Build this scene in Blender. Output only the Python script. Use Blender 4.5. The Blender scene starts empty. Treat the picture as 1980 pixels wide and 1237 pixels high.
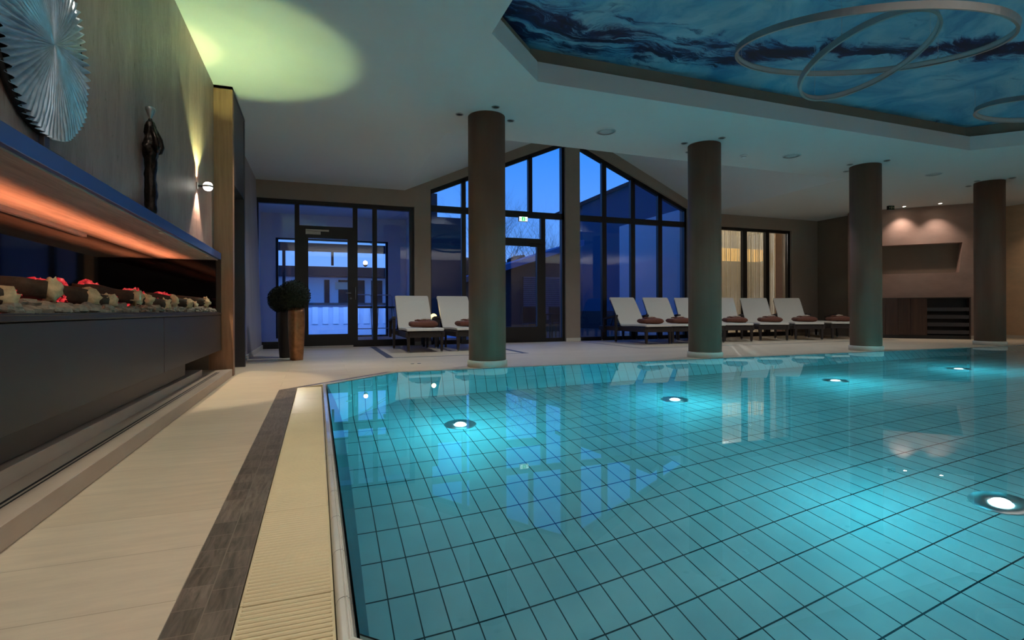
import bpy, math, random
from mathutils import Vector, Matrix, Euler
from mathutils.geometry import tessellate_polygon
from mathutils import noise as mnoise

random.seed(7)
SC = bpy.context.scene
COL = SC.collection
R = math.radians
ORG = {}

# ------------------------------------------------------------------ mesh builder
class MB:
    def __init__(s):
        s.v = []; s.f = []; s.sm = []
    def add(s, vs, fs, smooth=False):
        o = len(s.v)
        s.v += [Vector(p) for p in vs]
        s.f += [tuple(i + o for i in f) for f in fs]
        s.sm += [smooth] * len(fs)
        return s
    def box(s, x0, x1, y0, y1, z0, z1, bev=0.0):
        if bev <= 0:
            vs = [(x0,y0,z0),(x1,y0,z0),(x1,y1,z0),(x0,y1,z0),(x0,y0,z1),(x1,y0,z1),(x1,y1,z1),(x0,y1,z1)]
            fs = [(0,3,2,1),(4,5,6,7),(0,1,5,4),(1,2,6,5),(2,3,7,6),(3,0,4,7)]
            return s.add(vs, fs)
        b = min(bev, (x1-x0)/2.01, (y1-y0)/2.01, (z1-z0)/2.01)
        def ring(z, i):
            return [(x0+i,y0+b,z),(x0+b,y0+i,z),(x1-b,y0+i,z),(x1-i,y0+b,z),(x1-i,y1-b,z),(x1-b,y1-i,z),(x0+b,y1-i,z),(x0+i,y1-b,z)]
        def inner(z):
            return [(x0+b,y0+b,z),(x0+b,y0+b,z),(x1-b,y0+b,z),(x1-b,y0+b,z),(x1-b,y1-b,z),(x1-b,y1-b,z),(x0+b,y1-b,z),(x0+b,y1-b,z)]
        vs = [(x0+b,y0+b,z0),(x1-b,y0+b,z0),(x1-b,y1-b,z0),(x0+b,y1-b,z0)] + ring(z0+b,0) + ring(z1-b,0) + [(x0+b,y0+b,z1),(x1-b,y0+b,z1),(x1-b,y1-b,z1),(x0+b,y1-b,z1)]
        fs = [(3,2,1,0),(20,21,22,23)]
        for i in range(8):
            j = (i+1) % 8
            fs.append((4+i,4+j,12+j,12+i))
        m = {0:0,1:0,2:1,3:1,4:2,5:2,6:3,7:3}
        for i in range(8):
            j = (i+1) % 8
            a, c = m[i], m[j]
            if a == c:
                fs.append((a,4+j,4+i)); fs.append((20+a,12+i,12+j))
            else:
                fs.append((a,c,4+j,4+i)); fs.append((20+c,20+a,12+i,12+j))
        return s.add(vs, fs)
    def xbox(s, c, u, v, w, a, b, d):
        """box centred at c with half sizes a,b,d along unit vectors u,v,w"""
        c, u, v, w = map(Vector, (c,u,v,w))
        vs = [c + u*a*i + v*b*j + w*d*k for k in (-1,1) for j in (-1,1) for i in (-1,1)]
        fs = [(0,2,3,1),(4,5,7,6),(0,1,5,4),(1,3,7,5),(3,2,6,7),(2,0,4,6)]
        return s.add(vs, fs)
    def lathe(s, prof, c=(0,0,0), n=32, cap=True, sx=1, sy=1, smooth=True, a0=0.0):
        vs = []; fs = []
        for r, z in prof:
            for i in range(n):
                a = a0 + 2*math.pi*i/n
                vs.append((c[0]+r*sx*math.cos(a), c[1]+r*sy*math.sin(a), c[2]+z))
        for k in range(len(prof)-1):
            for i in range(n):
                j = (i+1) % n
                fs.append((k*n+i, k*n+j, (k+1)*n+j, (k+1)*n+i))
        if cap:
            fs.append(tuple(reversed(range(n))))
            m = (len(prof)-1)*n
            fs.append(tuple(range(m, m+n)))
        return s.add(vs, fs, smooth)
    def tube(s, pts, r, n=8, smooth=True, closed=False):
        pts = [Vector(p) for p in pts]
        m = len(pts)
        rs = r if isinstance(r, (list, tuple)) else [r]*m
        vs = []; fs = []
        prev = None
        for k, p in enumerate(pts):
            if closed:
                t = pts[(k+1) % m] - pts[k-1]
            else:
                t = pts[min(k+1,m-1)] - pts[max(k-1,0)]
            t.normalize()
            if prev is None:
                a = Vector((0,0,1)) if abs(t.z) < .9 else Vector((1,0,0))
                x = t.cross(a).normalized()
            else:
                x = (prev - t*prev.dot(t)).normalized()
            prev = x
            y = t.cross(x)
            for i in range(n):
                an = 2*math.pi*i/n
                vs.append(p + (x*math.cos(an) + y*math.sin(an))*rs[k])
        lim = m if closed else m-1
        for k in range(lim):
            q = (k+1) % m
            for i in range(n):
                j = (i+1) % n
                fs.append((k*n+i, k*n+j, q*n+j, q*n+i))
        if not closed:
            fs.append(tuple(reversed(range(n))))
            fs.append(tuple(range((m-1)*n, m*n)))
        return s.add(vs, fs, smooth)
    def sphere(s, c, r, nu=16, nv=10, sc=(1,1,1), jit=0.0, smooth=True):
        vs = []; fs = []
        for k in range(nv+1):
            th = math.pi*k/nv
            for i in range(nu):
                a = 2*math.pi*i/nu
                d = Vector((math.sin(th)*math.cos(a), math.sin(th)*math.sin(a), math.cos(th)))
                q = r*(1 + (jit*mnoise.noise(d*2.3 + Vector(c)*7.1) if jit else 0))
                vs.append((c[0]+d.x*q*sc[0], c[1]+d.y*q*sc[1], c[2]+d.z*q*sc[2]))
        for k in range(nv):
            for i in range(nu):
                j = (i+1) % nu
                fs.append((k*nu+i, (k+1)*nu+i, (k+1)*nu+j, k*nu+j))
        return s.add(vs, fs, smooth)
    def poly(s, outer, holes, d0, d1, f3):
        """prism of a polygon with holes; f3(u,v,d) maps to space"""
        loops = [outer] + list(holes)
        flat = [p for l in loops for p in l]
        tris = tessellate_polygon([[Vector((p[0],p[1],0)) for p in l] for l in loops])
        n = len(flat)
        vs = [f3(p[0],p[1],d0) for p in flat] + [f3(p[0],p[1],d1) for p in flat]
        fs = []
        for t in tris:
            fs.append(tuple(t)); fs.append(tuple(i+n for i in reversed(t)))
        o = 0
        for l in loops:
            m = len(l)
            for i in range(m):
                j = (i+1) % m
                fs.append((o+i, o+j, n+o+j, n+o+i))
            o += m
        return s.add(vs, fs)
    def build(s, name, mat, parent=None, loc=None, recalc=True):
        import bmesh
        if parent is not None:
            o = ORG.get(parent.name, Vector((0,0,0)))
        elif loc is not None:
            o = Vector(loc)
        else:
            xs = [p.x for p in s.v]; ys = [p.y for p in s.v]; zs = [p.z for p in s.v]
            o = Vector(((min(xs)+max(xs))/2, (min(ys)+max(ys))/2, min(zs)))
        me = bpy.data.meshes.new(name)
        me.from_pydata([p - o for p in s.v], [], s.f)
        me.polygons.foreach_set('use_smooth', s.sm)
        if recalc:
            bm = bmesh.new(); bm.from_mesh(me)
            bmesh.ops.recalc_face_normals(bm, faces=bm.faces)
            bm.to_mesh(me); bm.free()
        me.update()
        ob = bpy.data.objects.new(name, me)
        COL.objects.link(ob)
        if mat: me.materials.append(mat)
        if parent is not None:
            ob.parent = parent
        else:
            ob.location = o
        ORG[ob.name] = o
        return ob

def empty(name, loc, rz=0.0):
    o = bpy.data.objects.new(name, None)
    COL.objects.link(o); o.location = loc; o.rotation_euler = (0,0,rz)
    o.empty_display_size = .1
    ORG[o.name] = Vector(loc)
    return o
def tag(o, label=None, cat=None, group=None, kind=None):
    if label: o['label'] = label
    if cat: o['category'] = cat
    if group: o['group'] = group
    if kind: o['kind'] = kind
    return o
def struct(o):
    o['kind'] = 'structure'; return o
def dup(root, loc, rz=None):
    def cp(o, par):
        c = o.copy(); COL.objects.link(c)
        if par is not None: c.parent = par
        for ch in list(o.children): cp(ch, c)
        return c
    r = cp(root, None); r.location = loc
    if rz is not None: r.rotation_euler = (0,0,rz)
    return r
def shell(name, mb, mat, loc=None):
    return struct(mb.build(name, mat, None, loc))

# ------------------------------------------------------------------ materials
class NT:
    def __init__(s, name):
        m = bpy.data.materials.new(name); m.use_nodes = True
        s.m = m; s.t = m.node_tree; s.t.nodes.clear()
        s.out = s.n('ShaderNodeOutputMaterial')
    def n(s, ty, **kw):
        nd = s.t.nodes.new(ty)
        for k, v in kw.items():
            if k.startswith('i_'):
                key = k[2:]
                key = int(key) if key.isdigit() else key.replace('_',' ')
                nd.inputs[key].default_value = v
            else:
                setattr(nd, k, v)
        return nd
    def l(s, a, b): s.t.links.new(a, b)
    def math(s, op, a, b=None, c=None):
        nd = s.n('ShaderNodeMath', operation=op)
        for i, x in enumerate((a,b,c)):
            if x is None: continue
            if isinstance(x, (int,float)): nd.inputs[i].default_value = x
            else: s.l(x, nd.inputs[i])
        return nd.outputs[0]
    def pos(s):
        return s.n('ShaderNodeNewGeometry').outputs['Position']
    def objc(s):
        return s.n('ShaderNodeTexCoord').outputs['Object']
    def xyz(s, v):
        nd = s.n('ShaderNodeSeparateXYZ'); s.l(v, nd.inputs[0]); return nd.outputs
    def noise(s, vec, scale, detail=4, rough=.6, stretch=(1,1,1), dist=0.0):
        mp = s.n('ShaderNodeMapping'); s.l(vec, mp.inputs[0]); mp.inputs['Scale'].default_value = stretch
        nd = s.n('ShaderNodeTexNoise'); s.l(mp.outputs[0], nd.inputs['Vector'])
        nd.inputs['Scale'].default_value = scale; nd.inputs['Detail'].default_value = detail
        nd.inputs['Roughness'].default_value = rough; nd.inputs['Distortion'].default_value = dist
        return nd.outputs['Fac']
    def ramp(s, fac, stops):
        nd = s.n('ShaderNodeValToRGB'); s.l(fac, nd.inputs[0])
        e = nd.color_ramp.elements
        while len(e) > 1: e.remove(e[-1])
        e[0].position = stops[0][0]; e[0].color = stops[0][1]
        for p, c in stops[1:]:
            x = e.new(p); x.color = c
        return nd.outputs[0]
    def mix(s, f, a, b, mode='MIX'):
        nd = s.n('ShaderNodeMix', data_type='RGBA', blend_type=mode)
        if isinstance(f, (int,float)): nd.inputs[0].default_value = f
        else: s.l(f, nd.inputs[0])
        for i, x in ((6,a),(7,b)):
            if isinstance(x, tuple): nd.inputs[i].default_value = x
            else: s.l(x, nd.inputs[i])
        return nd.outputs[2]
    def bsdf(s, col, rough=.5, metal=0.0, spec=.5, bump=None, bstr=.2, bdist=.01, coat=0.0, emit=None, estr=0.0):
        b = s.n('ShaderNodeBsdfPrincipled')
        for key, x in (('Base Color',col),('Roughness',rough)):
            if isinstance(x, (tuple,int,float)): b.inputs[key].default_value = x
            else: s.l(x, b.inputs[key])
        b.inputs['Metallic'].default_value = metal
        b.inputs['Specular IOR Level'].default_value = spec
        b.inputs['Coat Weight'].default_value = coat
        if emit is not None:
            if isinstance(emit, tuple): b.inputs['Emission Color'].default_value = emit
            else: s.l(emit, b.inputs['Emission Color'])
            b.inputs['Emission Strength'].default_value = estr
        if bump is not None:
            bp = s.n('ShaderNodeBump'); bp.inputs['Strength'].default_value = bstr; bp.inputs['Distance'].default_value = bdist
            s.l(bump, bp.inputs['Height']); s.l(bp.outputs[0], b.inputs['Normal'])
        s.l(b.outputs[0], s.out.inputs[0])
        return b
def rgb(r, g, b):
    f = lambda c: ((c/255)/12.92 if c/255 <= .04045 else (((c/255)+.055)/1.055)**2.4)
    return (f(r), f(g), f(b), 1.0)
def scale(c, k): return (min(c[0]*k,1), min(c[1]*k,1), min(c[2]*k,1), 1.0)

def plain(name, c, rough=.5, metal=0.0, var=.12, nscale=6.0, stretch=(1,1,1), bstr=.05, spec=.5, coat=0.0):
    t = NT(name); v = t.objc()
    f = t.noise(v, nscale, 4, .6, stretch)
    col = t.ramp(f, [(.3, scale(c,1-var)), (.7, scale(c,1+var))])
    t.bsdf(col, rough, metal, spec, bump=f, bstr=bstr, bdist=.004, coat=coat)
    return t.m
def wood(name, c1, c2, grain='z', rough=.45, s=5.0):
    t = NT(name); v = t.objc()
    st = {'z': (1,1,.06), 'x': (.06,1,1), 'y': (1,.06,1)}[grain]
    f = t.noise(v, s*6, 6, .65, st, .3)
    g = t.noise(v, s, 2, .5, st)
    h = t.math('ADD', t.math('MULTIPLY', f, .6), t.math('MULTIPLY', g, .4))
    col = t.ramp(h, [(.32, c1), (.68, c2)])
    t.bsdf(col, rough, 0, .4, bump=f, bstr=.12, bdist=.002)
    return t.m
def emit(name, c, st):
    t = NT(name)
    e = t.n('ShaderNodeEmission'); e.inputs[0].default_value = c; e.inputs[1].default_value = st
    t.l(e.outputs[0], t.out.inputs[0]); return t.m
def glass(name, tint=(1,1,1,1), ior=1.5, refl=1.0):
    t = NT(name)
    fr = t.n('ShaderNodeFresnel')
    bf = t.n('ShaderNodeNewGeometry').outputs['Backfacing']      # thin pane: same reflectance from both faces
    t.l(t.math('ADD', t.math('MULTIPLY', bf, 1/ior - ior), ior), fr.inputs[0])
    tr = t.n('ShaderNodeBsdfTransparent'); tr.inputs[0].default_value = tint
    gl = t.n('ShaderNodeBsdfGlossy'); gl.inputs['Roughness'].default_value = 0.0
    mx = t.n('ShaderNodeMixShader')
    t.l(t.math('MULTIPLY', fr.outputs[0], refl), mx.inputs[0]); t.l(tr.outputs[0], mx.inputs[1]); t.l(gl.outputs[0], mx.inputs[2])
    t.l(mx.outputs[0], t.out.inputs[0]); return t.m

M = {}
M['ceil'] = plain('ceiling_paint', rgb(205,205,203), .85, var=.01, bstr=.0)
M['wall_taupe'] = plain('taupe_paint', rgb(150,133,118), .8, var=.03, bstr=.02)
M['wall_dark'] = plain('brown_paint', rgb(120,104,88), .8, var=.03, bstr=.02)
M['black_frame'] = plain('dark_bronze_aluminium', rgb(13,10,10), .4, .0, var=.05, bstr=0)
M['wicker'] = plain('dark_wicker', rgb(42,32,28), .6, var=.3, nscale=60, bstr=.3)
M['sling'] = plain('cream_sling_fabric', rgb(214,204,188), .9, var=.04, nscale=80, bstr=.1)
M['towel'] = plain('brown_towelling', rgb(110,66,50), .95, var=.15, nscale=50, bstr=.3)
M['cloth'] = plain('pale_towelling', rgb(190,168,146), .95, var=.1, nscale=50, bstr=.3)
M['steel'] = plain('brushed_steel', rgb(190,190,190), .3, 1.0, var=.05)
M['silver'] = plain('satin_silver', rgb(168,168,166), .35, .85, var=.05)
M['white'] = plain('white_paint', rgb(225,226,230), .7, var=.02, bstr=0)
M['black'] = plain('matt_black', rgb(14,12,12), .6, var=.1)
M['col'] = wood('taupe_column_wrap', rgb(106,74,57), rgb(118,84,66), 'z', .6, 3)
M['skirt'] = plain('pale_stone_plinth', rgb(205,196,180), .6, var=.05)
M['post'] = wood('oak_veneer', rgb(122,86,62), rgb(164,120,90), 'z', .45, 7)
M['dpanel'] = plain('dark_grey_lacquer', rgb(52,50,54), .35, var=.05)
M['cab'] = plain('dark_satin_lacquer', rgb(54,42,31), .42, 0.0, var=.03, bstr=0)
M['mantel'] = plain('blue_lit_mantel_lacquer', rgb(46,76,128), .28, .0, var=.03, bstr=0, spec=.8)  # blue light on the dark mantel is put into the base colour
M['soffit'] = wood('brushed_metal_soffit', rgb(140,120,105), rgb(200,178,160), 'y', .5, 8)
M['blackglass'] = plain('black_glass', rgb(4,4,5), .04, 0, var=0, bstr=0, spec=.25)
M['copper'] = plain('hammered_copper_lacquer', rgb(168,116,78), .3, .7, var=.35, nscale=14, bstr=.15)
M['darkpot'] = plain('dark_bronze_pot', rgb(44,36,32), .45, .3, var=.2)
M['leaf'] = plain('boxwood_leaf', rgb(24,34,12), .8, var=.5, nscale=30)
M['glass'] = glass('window_glass')
M['bronze'] = plain('dark_bronze_cast', rgb(38,32,28), .32, .8, var=.4, nscale=40, bstr=.8)
M['step'] = plain('beige_step_stone', rgb(190,170,150), .55, var=.08, nscale=9, stretch=(1,.3,1), bstr=.08)
M['speaker'] = plain('grey_speaker_cloth', rgb(178,180,180), .9, var=.05)
M['darkcan'] = plain('dark_lamp_can', rgb(40,42,44), .3, .6, var=.1)
M['chip'] = plain('grey_wood_chip', rgb(132,124,108), .9, var=.35, nscale=40, bstr=.4)
M['bark'] = plain('fireplace_log_bark', rgb(58,44,30), .9, var=.4, nscale=30, bstr=.6)
M['logend'] = plain('pale_log_end', rgb(196,172,130), .9, var=.25, nscale=50, bstr=.6)
M['outdark'] = plain('dark_cladding', rgb(38,38,42), .7, var=.1)
M['slat'] = plain('grey_slats', rgb(84,88,98), .6, var=.1)
M['render'] = plain('outdoor_render', rgb(34,88,112), .85, var=.03)
M['roofedge'] = plain('zinc_roof_edge', rgb(86,106,136), .6, .0, var=.05)
M['hedge'] = plain('dark_hedge', rgb(22,28,20), .9, var=.4, nscale=12)
M['twig'] = plain('bare_twig', rgb(46,40,36), .9, var=.2)
M['paving'] = plain('terrace_paving', rgb(160,162,170), .7, var=.06, nscale=3)
M['ground'] = plain('dark_ground', rgb(24,25,26), .9, var=.2)
M['cream'] = plain('cream_notice', rgb(220,205,180), .8, var=.03)
M['bluepanel'] = plain('counter_front_white', rgb(205,210,222), .6, var=.05)

# floor planks
t = NT('beige_stone_floor'); p = t.pos()
br = t.n('ShaderNodeTexBrick'); br.offset = .5
mp = t.n('ShaderNodeMapping'); t.l(p, mp.inputs[0]); t.l(mp.outputs[0], br.inputs['Vector'])
mp.inputs['Location'].default_value = (.3,.12,0)
br.inputs['Color1'].default_value = rgb(208,190,164); br.inputs['Color2'].default_value = rgb(216,199,174)
br.inputs['Mortar'].default_value = rgb(188,168,142)
br.inputs['Scale'].default_value = 1.0; br.inputs['Mortar Size'].default_value = .0018
br.inputs['Brick Width'].default_value = 1.2; br.inputs['Row Height'].default_value = .3
f = t.noise(p, 5, 8, .65, (1,6,1), .4)
c = t.mix(1.0, br.outputs['Color'], t.ramp(f, [(.25,(.86,.84,.82,1)),(.75,(1.06,1.05,1.03,1))]), 'MULTIPLY')
t.bsdf(c, t.math('ADD', t.math('MULTIPLY', f, .2), .38), 0, .4, bump=f, bstr=.06, bdist=.003)
M['floor'] = t.m

# dark timber-look border tile
t = NT('dark_border_tile'); p = t.pos(); x = t.xyz(p)
def lines(t, u, u0, pitch, w):
    a = t.math('FRACT', t.math('DIVIDE', t.math('SUBTRACT', u, u0), pitch))
    d = t.math('MINIMUM', a, t.math('SUBTRACT', 1.0, a))
    return t.math('LESS_THAN', d, w/2/pitch)
cx = t.math('FLOOR', t.math('DIVIDE', t.math('SUBTRACT', x[0], -.300), .067))
yy = t.math('ADD', x[1], t.math('MULTIPLY', cx, .031))
g = t.math('MAXIMUM', lines(t, x[0], -.300, .067, .003), lines(t, yy, 0, .102, .003))
cell = t.math('FLOOR', t.math('DIVIDE', yy, .102))
wn = t.n('ShaderNodeTexWhiteNoise', noise_dimensions='2D')
cb = t.n('ShaderNodeCombineXYZ'); t.l(cx, cb.inputs[0]); t.l(cell, cb.inputs[1]); t.l(cb.outputs[0], wn.inputs['Vector'])
f = t.noise(p, 60, 5, .65, (1,.12,1), 1.2)
tile = t.ramp(f, [(.3, rgb(78,68,60)), (.7, rgb(134,120,107))])
tile = t.mix(1.0, tile, t.ramp(wn.outputs['Value'], [(0,(.7,.7,.7,1)),(1,(1.15,1.12,1.1,1))]), 'MULTIPLY')
c = t.mix(g, tile, rgb(128,116,102))
t.bsdf(c, .42, 0, .5, bump=f, bstr=.15, bdist=.002)
M['border'] = t.m
M['grate'] = plain('cream_plastic_grate', rgb(226,208,164), .3, var=.03, bstr=0)
M['coping'] = plain('glazed_cream_ceramic', rgb(222,218,205), .12, var=.03, bstr=0, coat=.6)
M['joint'] = plain('dark_joint', rgb(70,66,60), .8)

def pooltile(name, ua, u0, up, va, v0, vp, w=.006, ca=rgb(136,168,170), cb=rgb(152,182,182)):
    t = NT(name); p = t.pos(); x = t.xyz(p)
    g = t.math('MAXIMUM', lines(t, x[ua], u0, up, w), lines(t, x[va], v0, vp, w*1.4))
    f = t.noise(p, 3, 3, .5)
    tile = t.ramp(f, [(.3, ca), (.7, cb)])
    c = t.mix(g, tile, rgb(26,38,42))
    t.bsdf(c, .45, 0, .15)
    return t.m
M['pfloor'] = pooltile('pool_floor_tile', 0, .544, .1213, 1, 1.727, .255)
M['pwally'] = pooltile('pool_wall_tile_long', 1, 1.727, .255, 2, -1.45, .245)
M['pedge'] = pooltile('shaded_pool_wall_tile', 1, 1.727, .255, 2, -1.45, .245, .006, rgb(34,62,74), rgb(42,72,84))  # left wall tile darkened, shade at its foot put into the colour
M['pwallx'] = pooltile('pool_wall_tile_short', 0, .544, .1213, 2, -1.45, .725)

# water
t = NT('pool_water')
gl = t.n('ShaderNodeBsdfGlass'); gl.inputs['IOR'].default_value = 1.333; gl.inputs['Roughness'].default_value = 0.0
gl.inputs['Color'].default_value = (.97,1,1,1)
f = t.noise(t.pos(), 2.2, 2, .5)
bp = t.n('ShaderNodeBump'); bp.inputs['Strength'].default_value = .02; bp.inputs['Distance'].default_value = .01
t.l(f, bp.inputs['Height']); t.l(bp.outputs[0], gl.inputs['Normal'])
t.l(gl.outputs[0], t.out.inputs[0]); M['water'] = t.m

# textured feature wall
t = NT('brushed_plaster'); p = t.pos()
f1 = t.noise(p, 2.2, 5, .6, (1,2.2,.45), .6)
f2 = t.noise(p, 14, 8, .7, (1,1.4,.35), 1.0)
f3 = t.noise(p, 30, 6, .7, (1,1,.6), .5)
h = t.math('ADD', t.math('MULTIPLY', f1, .55), t.math('MULTIPLY', f2, .45))
c = t.ramp(h, [(.3, rgb(108,84,78)), (.5, rgb(146,118,108)), (.72, rgb(170,142,130))])
cr = t.ramp(t.noise(p, 7, 9, .75, (1,2.4,.5), 2.2), [(.36,(.42,.36,.34,1)),(.42,(1,1,1,1))])
c = t.mix(1.0, c, cr, 'MULTIPLY')
bh = t.math('ADD', t.math('MULTIPLY', f2, .6), t.math('MULTIPLY', f3, .4))
t.bsdf(c, .42, 0, .5, bump=bh, bstr=.6, bdist=.012)
M['plaster'] = t.m
# wallpaper-like panel near the glass door
M['paleplaster'] = wood('pale_streaked_plaster', rgb(150,140,138), rgb(178,168,164), 'z', .6, 4)
# warm right wall, broad soft trowel
M['warmwall'] = plain('warm_trowel_plaster', rgb(152,122,108), .6, var=.12, nscale=2.2, stretch=(1,1,2), bstr=.15)
M['tanwall'] = plain('tan_trowel_plaster', rgb(208,176,142), .6, var=.1, nscale=3, stretch=(1,1,2), bstr=.15)
M['cabwood'] = wood('dark_walnut', rgb(46,30,24), rgb(78,54,42), 'z', .4, 4)

# ink mural on the recess panel
t = NT('ink_wash_mural'); p = t.pos()
warp = t.n('ShaderNodeTexNoise'); t.l(p, warp.inputs['Vector']); warp.inputs['Scale'].default_value = .9; warp.inputs['Detail'].default_value = 5
mpv = t.n('ShaderNodeVectorMath', operation='MULTIPLY_ADD'); t.l(warp.outputs['Color'], mpv.inputs[0])
mpv.inputs[1].default_value = (1.3,.9,0); t.l(p, mpv.inputs[2])
wv = mpv.outputs[0]
x = t.xyz(p)
wob = t.math('MULTIPLY', t.math('SUBTRACT', t.noise(p, 1.3, 3, .5), .5), .5)
ctr = t.math('SUBTRACT', 4.52, t.math('MULTIPLY', t.math('MAXIMUM', t.math('SUBTRACT', x[0], 3.5), 0.0), .40))
half = t.math('MAXIMUM', t.math('SUBTRACT', .62, t.math('MULTIPLY', x[0], .085)), .20)
dist = t.math('ABSOLUTE', t.math('SUBTRACT', t.math('ADD', x[1], wob), ctr))
band = t.math('MAXIMUM', t.math('SUBTRACT', 1.0, t.math('DIVIDE', dist, half)), -1.0)
ink = t.noise(wv, 3.0, 10, .72, (.5,2.3,1), .8)
patch = t.noise(p, .75, 2, .5)
soft = t.noise(wv, 1.1, 6, .6, (1,1,1), 1.6)
k = t.math('ADD', ink, t.math('ADD', t.math('MULTIPLY', band, .15), t.math('MULTIPLY', t.math('SUBTRACT', patch, .5), .2)))
base = t.ramp(soft, [(.30, rgb(56,122,162)), (.46, rgb(100,156,184)), (.62, rgb(140,178,194))])
fm = t.ramp(k, [(.47,(0,0,0,1)),(.54,(.5,.5,.5,1)),(.60,(1,1,1,1))])
dk = t.ramp(k, [(.48, rgb(30,84,138)), (.58, rgb(16,34,84)), (.68, rgb(22,20,44))])
c = t.mix(fm, base, dk)
t.bsdf(c, .5, 0, .3)
M['mural'] = t.m

# ------------------------------------------------------------------ room shell
def XY(z0=0): return lambda u, v, d: (u, v, d)
def XZ(u, v, d): return (u, d, v)

def octo(x0, x1, y0, y1, k00, k01, k10, k11):
    """ccw octagon, k = offset of each corner chamfer (near-left, far-left, near-right, far-right)"""
    return [(x0+k00,y0),(x1-k10,y0),(x1,y0+k10),(x1,y1-k11),(x1-k11,y1),(x0+k01,y1),(x0,y1-k01),(x0,y0+k00)]
XR = 13.4
def chain(a, far, ch):      # left x, far y, chamfer value of y - x
    k = far - (ch + a)
    return k
LV = {  # level: left, far, ch(y-x) far-left, near, k near
    'border_out': (-.300, 5.765, 5.075, -.1, .70),
    'border_in':  (-.166, 5.750, 4.990, .0, .86),
    'grate_in':   ( .036, 5.738, 4.945, .36, 1.11),
    'water':      ( .078, 5.690, 4.885, .43, 1.185),
}
def ring(l):
    a, far, ch, near, k = LV[l]
    kf = far - ch - a
    kn = k - a - near
    e = a
    return octo(a, XR - e, near, far, kn, kf, kn, kf)
FL = shell('floor', MB().poly([(-1.7,-3),(14.7,-3),(14.7,10.35),(-1.7,10.35)], [ring('border_out')], -.12, 0, XY()), M['floor'])
shell('trim_1', MB().poly(ring('border_out'), [ring('border_in')], -.1, 0.0005, XY()), M['border'])

# overflow grate: ribbed panels along the left edge, plain strip on the other sides
gl_ = MB().poly(ring('border_in'), [ring('grate_in')], -.1, -.022, XY())
shell('trim_2', gl_, plain('grate_gap_shade', rgb(92,82,58), .8))  # channel coloured dark to deepen the shade between the ribs
gl_ = MB()
def sub(poly_o, poly_i):
    n = len(poly_o)
    m = MB()
    for i in range(n):      # the left edge gets ribbed panels instead
        if i == 6: continue
        j = (i+1) % n
        a, b, c, d = poly_o[i], poly_o[j], poly_i[j], poly_i[i]
        m.add([(a[0],a[1],-.02),(b[0],b[1],-.02),(c[0],c[1],-.02),(d[0],d[1],-.02),(a[0],a[1],.001),(b[0],b[1],.001),(c[0],c[1],.001),(d[0],d[1],.001)],
              [(3,2,1,0),(4,5,6,7),(0,1,5,4),(1,2,6,5),(2,3,7,6),(3,0,4,7)])
    return m
shell('trim_3', sub(ring('border_in'), ring('grate_in')), M['grate'])
ys = [.72, 1.30, 1.88, 2.46, 3.04, 3.62, 4.20, 4.62, 4.86]
gn = ['nearest the camera', 'second from the near end', 'third from the near end', 'fourth from the near end', 'fifth from the near end', 'sixth from the near end', 'seventh, just before the far corner plates', 'last, at the far pool corner']
for i in range(8):
    a, b = ys[i]+.002, ys[i+1]-.002
    m = MB()
    n = max(1, int(round((b-a)/.0172)))
    dy = (b-a)/n
    x0, x1 = -.163, .033
    m.box(x0, x0+.006, a, b, -.02, -.001); m.box(x1-.006, x1, a, b, -.02, -.001)
    for k in range(n):
        y = a + dy*(k+.5); w = dy*.30
        vs = []; sec = [(-w,-.018),(-w,-.004),(-w*.6,-.0005),(0,.0008),(w*.6,-.0005),(w,-.004),(w,-.018)]
        for xx in (x0+.004, x1-.004):
            vs += [(xx, y+q[0], q[1]) for q in sec]
        fs = [(j, j+1, 8+j, 7+j) for j in range(6)] + [(6,0,7,13), tuple(reversed(range(7))), tuple(range(7,14))]
        m.add(vs, fs)
    tag(m.build('drain_grate', M['grate']), 'cream ribbed overflow grate panel, ' + gn[i], 'grate', 'ribbed grate panels along the pool edge', 'thing')

# rounded ceramic coping with grooves and joints
def coping():
    o, i_ = ring('grate_in'), ring('water')
    m = MB(); n = len(o)
    prof = []
    for k in range(25):
        u = k/24
        a = math.pi*(u)
        z = -.030 + .034*min(1.0, math.sin(min(a, math.pi/2)) if u < .5 else math.cos((u-.5)*2*math.pi/2*.9))
        z = .004 - .034*max(0,(abs(u-.42)-.18)/.58)**2*2.2
        if u > .42: z -= .003*(k % 4 == 0)
        prof.append((u, z))
    prof = [(0,-.05)] + [(u,z) for u,z in prof] + [(1.0,-.07)]
    vs = []; fs = []
    for k, (u, z) in enumerate(prof):
        for q in range(n):
            vs.append((o[q][0]*(1-u)+i_[q][0]*u, o[q][1]*(1-u)+i_[q][1]*u, z))
    for k in range(len(prof)-1):
        for q in range(n):
            r = (q+1) % n
            fs.append((k*n+q, k*n+r, (k+1)*n+r, (k+1)*n+q))
    m.add(vs, fs)
    ob = shell('trim_4', m, M['coping'])
    jm = MB()
    y = 1.243
    x0, x1 = LV['grate_in'][0], LV['water'][0]
    while y < 4.95:
        for k in range(1, len(prof)-2):
            a, b = prof[k], prof[k+1]
            xa, xb = x0+(x1-x0)*a[0], x0+(x1-x0)*b[0]
            ya, yb = y+.012*(1-abs(2*a[0]-1)), y+.012*(1-abs(2*b[0]-1))
            e = .0007
            jm.add([(xa,ya-.0012,a[1]+e),(xa,ya+.0012,a[1]+e),(xb,yb+.0012,b[1]+e),(xb,yb-.0012,b[1]+e)], [(0,1,2,3)])
        y += .252
    j = jm.build('joint', M['joint'], ob, recalc=False)
coping()

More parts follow.
